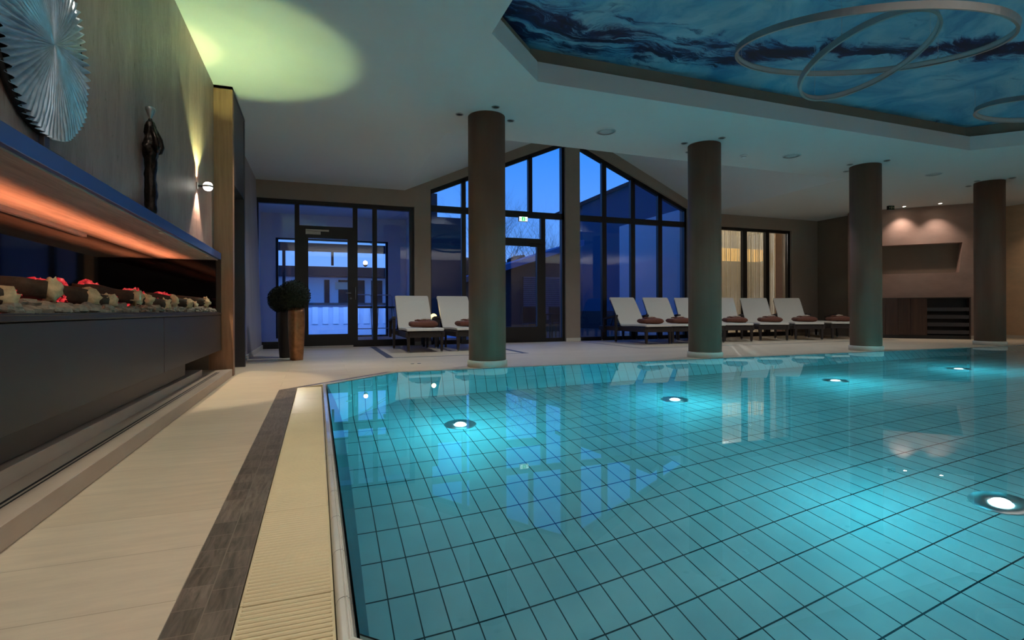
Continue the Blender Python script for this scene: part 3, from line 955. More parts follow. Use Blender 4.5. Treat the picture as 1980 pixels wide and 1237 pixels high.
for i, (x, y, a, lb) in enumerate(LG):
    o = proto if i == 0 else dup(proto, (0,0,0))
    o.location = (x,y,0); o.rotation_euler = (0,0,R(a))
    tag(o, lb, 'sun lounger', 'sun loungers by the windows'); L_OBJ.append(o)
fl = make_lounger(True)
fl.location = (10.80,8.28,0); fl.rotation_euler = (0,0,R(-22)); tag(fl, 'flat-backed cream lounger at the end of the row beside third column', 'sun lounger', 'sun loungers by the windows')
L_OBJ.append(fl)

# towels
def make_towel():
    o = empty('folded_towel', (0,0,0))
    m = MB()
    n = 40; prof = []
    vs = []; fs = []
    NX = 18
    for k in range(NX+1):
        u = k/NX; x = -.22 + .44*u
        end = max(.05, 1-abs(2*u-1)**7)**.5
        for i in range(n):
            a = 2*math.pi*i/n
            ca, sa = math.cos(a), math.sin(a)
            y = .150*math.copysign(abs(ca)**.7, ca)*(.80+.20*end)
            z = .054*math.copysign(abs(sa)**.7, sa)*(.35+.65*end)*(1+.10*math.sin(x*11))
            z += .012*mnoise.noise(Vector((x*9,y*9,1.7)))*(1 if sa > 0 else 0)
            crease = .008*math.exp(-((z-.008)/.006)**2) if ca < 0 else 0
            vs.append((x, y+crease, .0595+z))
    for k in range(NX):
        for i in range(n):
            j = (i+1) % n
            fs.append((k*n+i,k*n+j,(k+1)*n+j,(k+1)*n+i))
    fs.append(tuple(reversed(range(n)))); fs.append(tuple(range(NX*n,(NX+1)*n)))
    m.add(vs, fs, True); m.build('rolled_cloth', M['towel'], o)
    m = MB()
    for q in range(2):
        pts = [(-.13+k*.05, .0+.06*q+.02*math.sin(k*1.3+q), .116+.008*math.sin(k*1.7)) for k in range(6)]
        m.tube(pts, [.008,.014,.016,.014,.015,.007], 8)
    m.build('folded_edge', M['towel'], o)
    return o
tw = make_towel()
TL = ['brown rolled towel on the lounger beside the glass door', 'brown rolled towel on the lounger half hidden by first column', 'brown rolled towel on the first lounger of the long row',
      'brown rolled towel on the lounger left of the second column', 'brown rolled towel on the lounger hidden behind second column', 'brown rolled towel on the lounger just right of second column',
      'brown rolled towel on the lounger before the string curtain', 'brown rolled towel on the last raised lounger', 'brown rolled towel on the flat lounger near third column']
m_ = MB(); m_.sphere((0,0,.016), .05, 16, 10, (1.7,1.0,.36), .6)
wc0 = m_.build('washcloth', M['cloth'], loc=(0,0,0))
for i, o in enumerate(L_OBJ):
    a = o.rotation_euler.z
    q = Matrix.Rotation(a, 3, 'Z') @ Vector((.02,.30,0))
    t_ = tw if i == 0 else dup(tw, (0,0,0))
    t_.location = o.location + q + Vector((0,0,.3795)); t_.rotation_euler = (0,0,a + R(4 if i % 2 else -3))
    tag(t_, TL[i], 'towel', 'brown towels on the loungers')
    wq = Matrix.Rotation(a, 3, 'Z') @ Vector((.07,.34,0))
    w_ = wc0 if i == 0 else dup(wc0, (0,0,0))
    w_.location = o.location + wq + Vector((0,0,.3795+.117)); w_.rotation_euler = (0,0,a+.3)
    tag(w_, TL[i].replace('brown rolled towel', 'small pale washcloth on the towel'), 'washcloth', 'pale washcloths on the towels')

# side table with glowing lamp between the first two loungers
tb = empty('side_table', (1.985,9.42,0)); tag(tb, 'small dark square side table between the first two loungers', 'side table')
MB().box(1.985-.19,1.985+.19,9.42-.19,9.42+.19,.45,.48,.005).build('table_top', M['wicker'], tb)
for sx in (-1,1):
    for sy in (-1,1):
        MB().box(1.985+sx*.165-.018,1.985+sx*.165+.018,9.42+sy*.165-.018,9.42+sy*.165+.018,0,.45,.003).build('leg', M['wicker'], tb)
M['glow'] = emit('lamp_glow', (1,.84,.35,1), 2.2)
lp = empty('table_lamp', (1.955,9.36,.4802)); tag(lp, 'small glowing yellow dome lamp on the side table', 'lamp')
MB().lathe([(.03,0),(.05,.004),(.05,.018),(.03,.022)], (1.955,9.36,.4802), 24).build('base', M['white'], lp)
MB().lathe([(.045,.022),(.060,.05),(.060,.075),(.045,.105),(.02,.12),(.003,.124)], (1.955,9.36,.4802), 24).build('shade', M['glow'], lp)

# floor inlays and outlets
M['inlay'] = plain('dark_stone_inlay', rgb(84,80,80), .5, var=.1)
shell('trim_20', MB().poly([(.90,7.47),(3.03,7.47),(3.03,9.95),(.90,9.95)], [[(1.0,7.52),(2.94,7.52),(2.94,9.9),(1.0,9.9)]], -.01, .001, XY()), M['inlay'])
shell('trim_21', MB().poly([(5.17,7.68),(11.6,7.68),(11.6,9.95),(5.17,9.95)], [[(5.21,7.72),(11.5,7.72),(11.5,9.9),(5.21,9.9)]], -.01, .001, XY()), M['inlay'])
for x, w_ in ((1.097,'left'), (1.18,'right')):
    o = empty('floor_socket', (x,6.53,0)); tag(o, 'small round metal floor socket, %s one of two before the first column' % w_, 'floor socket', 'floor sockets')
    MB().lathe([(.022,0.0002),(.022,.003),(.016,.004)], (x,6.53,0), 20).build('ring', M['darkcan'], o)
    MB().lathe([(.015,0.0002),(.015,.005)], (x,6.53,0), 20).build('cap', M['steel'], o)

# ------------------------------------------------------------------ windows and doors in the back wall
YF0, YF1 = 10.11, 10.19
def fbox(x0, x1, z0, z1, y0=YF0, y1=YF1): return MB().box(x0,x1,y0,y1,z0,z1)
w1 = struct(empty('window_1', (.4,10.15,0)))
BF = M['black_frame']
def wp(root, name, mb, mat=None): return mb.build(name, mat or BF, root)
wp(w1, 'head_rail', fbox(-.985,1.735,2.55,2.63)); wp(w1, 'sill_rail', fbox(-.985,1.735,0,.12))
wp(w1, 'frame_side', fbox(-.985,-.955,.12,2.55)); wp(w1, 'frame_side', fbox(1.655,1.735,.12,2.55))
wp(w1, 'mullion', fbox(-.372,-.294,.12,2.55)); wp(w1, 'mullion', fbox(.618,.701,.12,2.55)); wp(w1, 'mullion', fbox(.970,1.051,.12,2.55))
wp(w1, 'transom', fbox(-.294,.618,2.10,2.185))
def pane(root, x0, x1, z0, z1, y=10.15): return MB().box(x0,x1,y-.004,y+.004,z0,z1).build('pane', M['glass'], root)
pane(w1,-.955,-.372,.12,2.55); pane(w1,-.294,.618,2.185,2.55); pane(w1,.701,.970,.12,2.55); pane(w1,1.051,1.655,.12,2.55)
d1 = struct(empty('door_1', (.16,10.15,0)))
wp(d1, 'leaf_frame', MB().poly([(-.294,.03),(.618,.03),(.618,2.10),(-.294,2.10)], [[(-.148,.236),(.526,.236),(.526,1.965),(-.148,1.965)]], 10.10, 10.18, XZ))
pane(d1,-.148,.526,.236,1.965)
wp(d1, 'threshold', MB().box(-.294,.618,10.08,10.2,0,.028), M['steel'])
MB().box(-.191,.203,10.075,10.10,2.085,2.118,.003).build('closer_rail', M['silver'], d1)
MB().box(-.191,.062,10.055,10.10,2.025,2.082,.003).build('closer_body', M['silver'], d1)
MB().tube([(.577,10.10,.98),(.577,10.055,.98),(.487,10.055,.982)], .009, 10).build('handle', M['steel'], d1)
MB().lathe([(.018,0),(.018,.008)], (0,0,0), 16)
m = MB(); m.tube([(.577,10.10,.885),(.577,10.092,.885)], .018, 16); m.build('lock_rose', M['steel'], d1)
MB().tube([(.66,10.085,.86),(.66,10.085,1.095)], .006, 8).build('hinge_bar', M['silver'], d1)

w2 = struct(empty('window_2', (3.5,10.15,0)))
def sloped(x0, x1, dz, y0=YF0, y1=YF1):
    return MB().add([(x0,y0,zt(x0)-dz),(x1,y0,zt(x1)-dz),(x1,y1,zt(x1)-dz),(x0,y1,zt(x0)-dz),(x0,y0,zt(x0)),(x1,y0,zt(x1)),(x1,y1,zt(x1)),(x0,y1,zt(x0))],
                    [(0,3,2,1),(4,5,6,7),(0,1,5,4),(1,2,6,5),(2,3,7,6),(3,0,4,7)])
TB, TT = 2.575, 2.695
wp(w2, 'sloped_head', sloped(2.05,4.92,.085)); wp(w2, 'transom', fbox(2.05,4.92,TB,TT)); wp(w2, 'sill_rail', fbox(2.05,4.92,0,.08))
wp(w2, 'frame_side', fbox(2.05,2.075,.08,2.99)); wp(w2, 'frame_side', fbox(4.86,4.92,.08,4.1))
def mull(root, x0, x1, z0, z1): wp(root, 'mullion', fbox(x0,x1,z0,z1))
mull(w2,2.68,2.765,.08,TB); mull(w2,2.68,2.765,TT,zt(2.72)-.03); mull(w2,4.10,4.19,TT,zt(4.14)-.03); mull(w2,3.36,3.44,.08,TB); mull(w2,3.36,3.44,TT,zt(3.4)-.03)
mull(w2,4.38,4.48,.08,TB); wp(w2, 'transom', fbox(3.44,4.38,2.03,2.14))
def zpane(root, x0, x1, z0):
    y = 10.15
    return MB().add([(x0,y-.004,z0),(x1,y-.004,z0),(x1,y+.004,z0),(x0,y+.004,z0),(x0,y-.004,zt(x0)-.08),(x1,y-.004,zt(x1)-.08),(x1,y+.004,zt(x1)-.08),(x0,y+.004,zt(x0)-.08)],
                    [(0,3,2,1),(4,5,6,7),(0,1,5,4),(1,2,6,5),(2,3,7,6),(3,0,4,7)]).build('pane', M['glass'], root)
for a, b in ((2.075,2.68),(2.765,3.36),(3.44,4.10),(4.19,4.86)): zpane(w2, a, b, TT)
for a, b in ((2.075,2.68),(2.765,3.36),(4.48,4.86)): pane(w2, a, b, .08, TB)
pane(w2,3.44,4.38,2.14,TB)
d3 = struct(empty('door_3', (3.91,10.15,0)))
wp(d3, 'leaf_frame', MB().poly([(3.44,.03),(4.38,.03),(4.38,2.03),(3.44,2.03)], [[(3.56,.32),(4.287,.32),(4.287,1.985),(3.56,1.985)]], 10.10, 10.18, XZ))
pane(d3,3.56,4.287,.32,1.985)
MB().box(3.95,4.38,10.085,10.10,2.035,2.055,.003).build('closer_rail', M['darkcan'], d3)
MB().box(4.12,4.37,10.06,10.10,1.965,2.02,.003).build('closer_body', M['darkcan'], d3)
MB().tube([(3.50,10.10,1.0),(3.50,10.055,1.0),(3.60,10.055,1.0)], .009, 10).build('handle', M['darkcan'], d3)

w3 = struct(empty('window_3', (6.66,10.15,0)))
wp(w3, 'sloped_head', sloped(5.26,8.06,.085)); wp(w3, 'transom', fbox(5.26,8.06,TB,TT)); wp(w3, 'sill_rail', fbox(5.26,8.06,0,.08))
wp(w3, 'frame_side', fbox(8.0,8.06,.08,3.0)); wp(w3, 'frame_side', fbox(5.26,5.275,.08,4.18))
MX = [(5.83,5.94),(6.56,6.67),(7.28,7.39)]
for a, b in MX:
    mull(w3,a,b,.08,TB); mull(w3,a,b,TT,zt((a+b)/2)-.03)
ex = [5.275] + [q for ab in MX for q in ab] + [8.0]
for k in range(4):
    zpane(w3, ex[2*k], ex[2*k+1], TT); pane(w3, ex[2*k], ex[2*k+1], .08, TB)
w4 = struct(empty('window_4', (10.1,10.15,0)))
wp(w4, 'head_rail', fbox(8.95,11.24,2.57,2.64)); wp(w4, 'sill_rail', fbox(8.95,11.24,0,.10))
wp(w4, 'frame_side', fbox(8.95,9.02,.10,2.57)); wp(w4, 'frame_side', fbox(11.17,11.24,.10,2.57))
mull(w4,9.733,9.862,.10,2.57); mull(w4,10.455,10.565,.10,2.57)
for a, b in ((9.02,9.733),(9.862,10.455),(10.565,11.17)): pane(w4,a,b,.10,2.57)

# exit signs
M['exit_white'] = emit('exit_sign_white', (.80,1,.86,1), 1.7)
M['exit_green'] = emit('exit_sign_green', (.02,.60,.13,1), 1.3)
def exit_sign(c, u, nn, wd, ht, label, on=True):
    o = empty('exit_sign', c); tag(o, label, 'exit sign')
    u, nn = Vector(u), Vector(nn); z = Vector((0,0,1)); c = Vector(c)
    wm_, gm_ = (M['exit_white'], M['exit_green']) if on else (M['cream'], plain('unlit_green', rgb(20,60,36), .4))
    MB().xbox(c, u, nn, z, wd/2, .03, ht/2).build('housing', M['white'] if on else M['darkcan'], o)
    F0 = c + nn*.031
    MB().xbox(F0, u, nn, z, wd/2-.004, .0012, ht/2-.004).build('light_panel', wm_ if on else gm_, o)
    g = gm_ if on else wm_
    p_ = MB()
    p_.xbox(F0+nn*.002, u, nn, z, wd*.20, .0008, ht*.40); p_.build('green_field', g if on else gm_, o)
    m = MB(); f_ = wm_
    def q(cx_, cz_, a_, b_, rot=0):
        uu = u*math.cos(rot) + z*math.sin(rot); zz = -u*math.sin(rot) + z*math.cos(rot)
        m.xbox(F0+nn*.0035+u*cx_*wd+z*cz_*ht, uu, nn, zz, a_*wd, .0006, b_*ht)
    q(.035,.26,.022,.045); q(.01,.06,.022,.15,-.3); q(-.035,-.18,.016,.14,.5); q(.05,-.16,.016,.12,-.6); q(.055,.08,.045,.022,.5); q(-.05,.05,.04,.022,-.5)
    m.build('running_figure', f_, o)
    m = MB()
    m.xbox(F0+nn*.002+u*wd*.33, u, nn, z, wd*.05, .0008, ht*.10); m.xbox(F0+nn*.002-u*wd*.33, u, nn, z, wd*.05, .0008, ht*.10)
    m.build('arrow', gm_ if on else wm_, o)
    return o
exit_sign((3.945,10.03,2.515), (1,0,0), (0,-1,0), .185, .095, 'lit white and green exit sign on the gable window transom')
exit_sign((11.87,8.03,2.885), (.955,-.296,0), (-.296,-.955,0), .13, .09, 'dark unlit exit sign under the ceiling near the towel cabinet', False)

# ------------------------------------------------------------------ towel cabinet against the diagonal wall
tc = empty('towel_cabinet', dg(.46,.1,0)); tag(tc, 'low dark walnut cabinet with open slatted towel bays below the wall niche', 'cabinet')
def dbox(s0, s1, e0, e1, z0, z1): return MB().poly([(s0,z0),(s1,z0),(s1,z1),(s0,z1)], [], e0, e1, DZ)
dbox(-.60,1.545,.0,.20,.885,.905).build('counter_top', M['cab'], tc)
dbox(-.60,1.53,.0,.16,.0,.08).build('plinth', M['black'], tc)
for a, b in ((-.60,-.30),(-.295,0.03),(.035,.26),(.265,.49),(.495,.765)):
    dbox(a,b,.0,.19,.08,.885).build('door', M['cabwood'], tc)
dbox(.765,.79,.0,.19,.08,.885).build('side_panel', M['cabwood'], tc)
dbox(1.52,1.545,.0,.19,.0,.885).build('side_panel', M['cabwood'], tc)
dbox(.79,1.52,.0,.02,.08,.885).build('back_panel', M['black'], tc)
for k in range(5):
    z = .155 + k*.165
    if k == 4: continue
    dbox(.795,1.515,.13,.185,z-.045,z+.035).build('drawer_front', M['dpanel'], tc)
    dbox(.795,1.515,.02,.13,z-.045,z-.035).build('shelf', M['black'], tc)

# ------------------------------------------------------------------ rooms and terrace behind the glass
# vestibule beyond the left glass door
VS = M['white']
m = MB().poly([(-1.2,-.1),(2.05,-.1),(2.05,2.8),(-1.2,2.8)], [[(-.85,.06),(1.56,.06),(1.56,2.27),(-.85,2.27)]], 12.6, 12.75, XZ)
shell('wall_vestibule_far', m, VS)
shell('wall_vestibule_left', MB().box(-1.3,-1.15,10.35,12.75,0,2.8), VS)
shell('wall_vestibule_right', MB().box(1.98,2.05,10.35,12.75,0,2.8), VS)
shell('ceiling_vestibule', MB().poly([(-1.3,10.35),(2.05,10.35),(2.05,12.75),(-1.3,12.75)], [[(-1.1,10.42),(1.9,10.42),(1.9,11.3),(-1.1,11.3)]], 2.8, 2.9, XY()), VS)  # front opening added out of view so the sky lights the vestibule
shell('floor_vestibule', MB().box(-1.3,2.05,10.35,12.75,-.1,-.005), M['paving'])
w5 = struct(empty('window_5', (.35,12.67,0)))
wp(w5, 'frame', MB().poly([(-.85,.06),(1.56,.06),(1.56,2.27),(-.85,2.27)], [[(-.80,.10),(1.51,.10),(1.51,2.24),(-.80,2.24)]], 12.62, 12.72, XZ))
for x in (): wp(w5, 'mullion', MB().box(x-.025,x+.025,12.63,12.71,.1,2.24))
# terrace, pergola, pavilion
shell('floor_terrace', MB().box(-14,3.4,12.75,34,-.14,-.02), M['paving'])
o = empty('pergola', (.35,14.0,0)); tag(o, 'dark steel pergola beam with posts outside the glass door', 'pergola')
MB().box(-1.6,2.2,13.95,14.05,2.14,2.34).build('beam', M['outdark'], o)
for x in (-1.3,-.76,1.74): MB().box(x-.035,x+.035,13.96,14.04,-.02,2.14).build('post', M['outdark'], o)
MB().box(.33,.39,13.97,14.03,1.80,2.14).build('strut', M['outdark'], o)
for x in (-1.3,-.1,.9,1.9):
    MB().xbox((x,15.2,2.35), (1,0,0), (0,.99,.14), (0,-.14,.99), .03,1.2,.05).build('rafter', M['outdark'], o)
o = empty('pavilion', (.9,20.5,0)); tag(o, 'low white pavilion with dark flat roof across the terrace', 'building')
MB().box(-4.0,3.2,20.4,20.6,-.02,1.9).build('wall', M['white'], o)
MB().box(-4.4,3.4,19.6,24.0,1.90,2.22).build('roof', M['outdark'], o)
for x, w_ in ((.33,.09),(.95,.22),(1.50,.16),(2.1,.2),(-1.6,.2)):
    MB().box(x-w_,x+w_,20.36,20.4,.0,1.8).build('door', M['outdark'], o)
nb = MB().box(.62,1.05,20.32,20.345,1.45,1.72).build('notice_board', M['cream']); tag(nb, 'small cream notice board on the pavilion wall', 'sign')
lt = empty('wall_lantern', (1.62,19.55,2.36)); tag(lt, 'small lit lantern under the pavilion roof edge', 'lantern')
M['lantern'] = emit('lantern_glow', (1,.62,.25,1), 14)
MB().sphere((1.62,19.55,2.38), .075, 14, 10).build('globe', M['lantern'], lt)
MB().lathe([(.03,-.12),(.09,-.05),(.03,-.06)], (1.62,19.55,2.36), 12).build('bracket', M['outdark'], lt)
o = empty('outdoor_bar', (.3,16.5,0)); tag(o, 'white panelled outdoor bar counter with dark top behind the glass door', 'bar counter')
MB().box(-1.4,2.6,16.45,16.75,-.02,.84).build('front', M['bluepanel'], o)
MB().box(-1.5,2.7,16.38,16.8,.84,.90).build('counter_top', M['outdark'], o)
for k in range(14): MB().box(-1.3+k*.29,-1.14+k*.29,16.43,16.45,.28,.78).build('panel', M['white'], o)
def stool(x, y, label):
    o = empty('bar_stool', (x,y,-.005)); tag(o, label, 'bar stool', 'bar stools')
    b = -.005
    for sx in (-1,1):
        MB().tube([(x+sx*.2,y-.17,b),(x+sx*.165,y-.14,b+.72),(x+sx*.16,y+.12,b+.74),(x+sx*.2,y+.17,b)], .011, 8).build('leg_frame', M['steel'], o)
    MB().box(x-.2,x+.2,y-.18,y+.16,b+.72,b+.76,.01).build('seat', M['darkcan'], o)
    MB().tube([(x-.18,y+.15,b+.74),(x-.18,y+.19,b+.98),(x-.14,y+.195,b+1.02),(x+.14,y+.195,b+1.02),(x+.18,y+.19,b+.98),(x+.18,y+.15,b+.74)], .011, 8).build('backrest', M['steel'], o)
    MB().tube([(x-.19,y-.16,b+.28),(x+.19,y-.16,b+.28)], .009, 8).build('footrest', M['steel'], o)
stool(.95, 11.9, 'steel bar stool behind the narrow pane of the glass door')
stool(1.42, 12.05, 'steel bar stool behind the wide right pane of the glass door')

# outside the gable window
shell('ground', MB().box(-30,60,10.35,80,-.3,-.15), M['ground'])
o = empty('house', (15.5,24,-.15)); tag(o, 'large gabled house rising behind the right gable window panes', 'house')
m = MB().poly([(11.64,-.15),(19.6,-.15),(19.6,5.3),(15.2,7.15),(11.64,5.56)], [], 22.0, 24.4, XZ); m.build('walls', M['render'], o)
m = MB()
m.add([(11.4,21.8,5.47),(15.2,21.8,7.17),(15.2,24.6,7.17),(11.4,24.6,5.47),(11.4,21.8,5.62),(15.2,21.8,7.34),(15.2,24.6,7.34),(11.4,24.6,5.62)], [(0,3,2,1),(4,5,6,7),(0,1,5,4),(1,2,6,5),(2,3,7,6),(3,0,4,7)])
m.add([(15.2,21.8,7.17),(19.9,21.8,5.2),(19.9,24.6,5.2),(15.2,24.6,7.17),(15.2,21.8,7.34),(19.9,21.8,5.36),(19.9,24.6,5.36),(15.2,24.6,7.34)], [(0,3,2,1),(4,5,6,7),(0,1,5,4),(1,2,6,5),(2,3,7,6),(3,0,4,7)])
m.build('roof', M['outdark'], o)
MB().tube([(13.2,23,6.2),(13.2,23,7.3)], .02, 6).build('antenna', M['outdark'], o)
MB().box(11.2,19.8,21.2,21.6,-.15,.62).build('plinth_wall', M['outdark'], o)
o = empty('carport', (7.5,18,-.15)); tag(o, 'low dark outbuilding with slanted pale roof edge seen through the gable door', 'outbuilding')
MB().add([(5.2,18,1.92),(9.6,18,3.36),(9.6,18,3.14),(5.2,18,1.72),(5.2,21,1.92),(9.6,21,3.36),(9.6,21,3.14),(5.2,21,1.72)], [(0,1,2,3),(7,6,5,4),(0,4,5,1),(3,2,6,7),(1,5,6,2),(0,3,7,4)]).build('roof', M['roofedge'], o)
MB().box(5.4,9.6,18.6,20.8,-.15,1.72).build('wall', M['outdark'], o)
MB().add([(5.4,18.6,1.7),(9.6,18.6,1.7),(9.6,18.6,3.2),(5.4,20.8,1.7),(9.6,20.8,1.7),(9.6,20.8,3.2)], [(0,1,2),(5,4,3),(0,2,5,3),(1,4,5,2)]).build('gable', M['outdark'], o)
m = MB()
for k in range(22): m.box(7.3,9.4,18.52,18.58,.30+k*.075,.355+k*.075)
m.build('louvre', M['slat'], o)
def chair(x, y, rz, label):
    o = empty('terrace_chair', (x,y,-.15), 0); tag(o, label, 'chair', 'terrace chairs')
    MB().box(x-.22,x+.22,y-.22,y+.22,.27,.31).build('seat', M['outdark'], o)
    MB().box(x-.22,x+.22,y+.19,y+.23,.40,.75).build('backrest', M['outdark'], o)
    for sx in (-1,1):
        for sy in (-1,1): MB().box(x+sx*.2-.015,x+sx*.2+.015,y+sy*.2-.015,y+sy*.2+.015,-.15,.29 if sy < 0 else .75).build('leg', M['outdark'], o)
chair(5.35,12.9,0,'dark terrace chair behind the gable door glass')
chair(6.3,13.3,0,'dark terrace chair beside the patio table')
o = empty('patio_table', (5.95,13.0,-.15)); tag(o, 'dark patio table outside behind the narrow gable pane', 'table')
MB().box(5.6,6.1,12.7,13.3,.53,.57).build('table_top', M['outdark'], o)
for sx in (5.64,6.06):
    for sy in (12.74,13.26): MB().box(sx-.02,sx+.02,sy-.02,sy+.02,-.15,.53).build('leg', M['outdark'], o)
# neighbouring dark building with chimney, hedge
o = empty('dark_building', (4.2,18.6,-.15)); tag(o, 'dark building with chimney behind the left gable panes', 'building')
MB().box(3.62,4.75,18.0,19.3,-.15,3.9).build('walls', M['outdark'], o)
MB().box(3.64,3.90,18.0,18.4,3.9,4.70).build('chimney', M['outdark'], o)
m = MB()
for k in range(60):
    m.sphere((4.2+5.4*random.random(), 21.8+1.2*random.random(), .2+2.6*random.random()), .5, 9, 6, (1,1,1), .5)
o = m.build('hedge', M['hedge']); tag(o, 'dark tall hedge behind the outbuilding', 'hedge')

def bare_tree(x, y, h, seed, label, n0=5, spread=.55):
    rnd = random.Random(seed)
    o = empty('bare_tree', (x,y,-.15)); tag(o, label, 'tree', 'leafless trees')
    tr = MB(); tw_ = MB()
    def branch(p, d, L, r, lev):
        pts = [p.copy()]; rs = [r]
        n = 4
        for k in range(n):
            d = (d + Vector((rnd.uniform(-1,1),rnd.uniform(-1,1),rnd.uniform(-.2,.6)))*.22).normalized()
            p = p + d*L/n
            pts.append(p.copy()); rs.append(r*(1-.6*(k+1)/n))
        (tr if lev < 2 else tw_).tube(pts, rs, 6 if lev < 2 else 3)
        if lev < 5:
            for k in range(4 if lev < 2 else 3):
                i = rnd.randint(2, n)
                a = rnd.uniform(0, 2*math.pi)
                nd = (d + Vector((math.cos(a),math.sin(a),rnd.uniform(-.1,.5)))*spread*1.25).normalized()
                branch(pts[i], nd, L*rnd.uniform(.55,.78), rs[i]*.75, lev+1)
    for k in range(n0):
        a = 2*math.pi*k/n0 + rnd.random()
        branch(Vector((x+.15*math.cos(a), y+.15*math.sin(a), -.15)), Vector((.22*math.cos(a),.22*math.sin(a),1)).normalized(), h*.42, .05, 0)
    tr.build('trunk', M['twig'], o); tw_.build('twigs', M['twig'], o, recalc=False)
bare_tree(10.9,31.5,9.0,1,'bare tree behind the exit sign, left of the pair', 7)
bare_tree(13.9,32.5,8.0,2,'bare tree behind the gable door, right of the pair', 7)
bare_tree(5.6,25,9.6,3,'thin bare tree behind the dark building', 2, .4)

# string curtain room behind window 4
shell('wall_curtain_room_back', MB().box(8.3,13.0,13.2,13.4,0,3), M['ceil'])
shell('wall_curtain_room_left', MB().box(8.3,8.5,10.35,13.2,0,3), M['ceil'])
shell('wall_curtain_room_right', MB().box(12.9,13.1,10.35,13.2,0,3), M['ceil'])
shell('ceiling_curtain_room', MB().box(8.3,13.1,10.35,13.4,3,3.1), M['ceil'])
shell('floor_curtain_room', MB().box(8.3,13.1,10.35,13.4,-.1,0), M['floor'])
M['string'] = plain('cream_string', rgb(225,215,190), .9, var=.1)
m = MB()
x = 8.75
while x < 11.62:
    y = 10.95 + .03*math.sin(x*9) + random.uniform(-.012,.012)
    wv_ = random.uniform(.003,.008)
    m.add([(x-wv_,y,.04),(x+wv_,y,.04),(x+wv_,y+.002,.04),(x-wv_,y+.002,.04),(x-wv_,y,2.85),(x+wv_,y,2.85),(x+wv_,y+.002,2.85),(x-wv_,y+.002,2.85)],
          [(0,1,5,4),(1,2,6,5),(2,3,7,6),(3,0,4,7)])
    x += random.uniform(.010,.024)
o = m.build('string_curtain', M['string']); tag(o, 'cream string curtain hanging behind the window beyond the loungers', 'curtain', kind='stuff')
o = empty('pillar_curtain', (11.8,11.05,0)); tag(o, 'plain tan fabric panel at the end of the string curtain', 'curtain')
MB().box(11.63,12.1,10.93,10.97,.03,2.85).build('panel', M['tanwall'], o)
M['lampshade'] = emit('amber_shade', (1,.58,.18,1), 1.1)
o = empty('long_pendant_lamp', (10.6,12.2,2.1)); tag(o, 'long amber glowing pendant lamp behind the string curtain', 'pendant lamp')
MB().box(9.2,12.35,12.05,12.35,2.08,2.42,.01).build('lamp_shade', M['lampshade'], o)
for x in (9.9,11.6): MB().tube([(x,12.2,2.42),(x,12.2,3.0)], .004, 6).build('suspension_wire', M['steel'], o)

# ------------------------------------------------------------------ underwater lamps
M['plens'] = emit('pool_lamp_lens', (.45,.92,1,1), 14)
pl = [(1.164,4.466,'nearest the far left pool corner'), (3.415,4.472,'second of the far row'), (5.74,4.53,'third of the far row'), (8.0,4.53,'fourth of the far row'),
      (3.511,1.788,'of the near row, by the right picture edge')]
for x, y, w_ in pl:
    o = empty('underwater_light', (x,y,PD)); tag(o, 'glowing round pool floor light, ' + w_, 'pool light', 'underwater floor lights')
    MB().lathe([(.046,.001),(.06,.010),(.135,.012),(.14,.001)], (x,y,PD), 40, cap=False).build('steel_ring', M['steel'], o)
    MB().lathe([(.045,.004),(.042,.024),(.030,.040),(.015,.047),(.003,.049)], (x,y,PD), 32).build('lens', M['plens'], o)

# ------------------------------------------------------------------ lights
def light(kind, name, loc, power, color, **kw):
    ld = bpy.data.lights.new(name, kind); ld.energy = power; ld.color = color
    rot = kw.pop('rot', None); aim = kw.pop('aim', None)
    for k, v in kw.items(): setattr(ld, k, v)
    o = bpy.data.objects.new(name, ld); COL.objects.link(o); o.location = loc
    if aim is not None:
        o.rotation_euler = (Vector(aim)-Vector(loc)).to_track_quat('-Z','Y').to_euler()
    elif rot is not None: o.rotation_euler = rot
    return o
TEAL = (.07,.74,.95)
for x, y, w_ in pl:
    light('POINT', 'pool_lamp', (x-.60 if y < 3 else x,y+(.30 if y < 3 else -.15),PD+.60), 24 if y < 3 else 42, TEAL, shadow_soft_size=0.0)
# unseen teal fill spots added along the basin walls, no fixtures there
for x in (1.6,4.2,6.8,9.4):
    light('SPOT', 'pool_basin_fill', (x,.62,-.55), 3, TEAL, spot_size=R(140), spot_blend=.8, shadow_soft_size=.12, aim=(x+.3,3.4,-1.0))
light('SPOT', 'pool_basin_fill', (13.0,3.0,-.6), 3, TEAL, spot_size=R(140), spot_blend=.8, shadow_soft_size=.12, aim=(9,3.3,-1.0))
# sconce
light('SPOT', 'sconce_up_wide', (SX+.02,SY,SZ+.045), 60, (.70,1,.40), spot_size=R(92), spot_blend=.25, shadow_soft_size=.01, aim=(SX+.10,SY,CZ))
light('SPOT', 'sconce_up_narrow', (XW+.024,SY,SZ+.045), 30, (1,.76,.36), spot_size=R(52), spot_blend=.3, shadow_soft_size=.002, aim=(XW-.16,SY,SZ+.70))
light('SPOT', 'sconce_down_narrow', (XW+.024,SY,SZ-.045), 62, (1,.82,.60), spot_size=R(80), spot_blend=.2, shadow_soft_size=.002, aim=(XW+.0,SY,SZ-.30))
# fireplace glow
light('AREA', 'fire_glow', (-1.27,3.6,.84), 6.5, (1,.34,.17), shape='RECTANGLE', size=.05, size_y=4.4, spread=R(58), rot=(R(180),0,0))
# warm ceiling spots over the left walkway
for x, y, p_ in ((-.955,1.2,85),(-.955,2.9,80)):
    light('SPOT', 'walkway_spot', (x,y,2.9), p_, (1,.91,.76), spot_size=R(80), spot_blend=.9, shadow_soft_size=.05, aim=(-.15,y+.2,0))
light('SPOT', 'walkway_spot', (-.35,6.3,2.9), 120, (1,.90,.79), spot_size=R(80), spot_blend=.8, shadow_soft_size=.04, aim=(-.1,5.6,0))
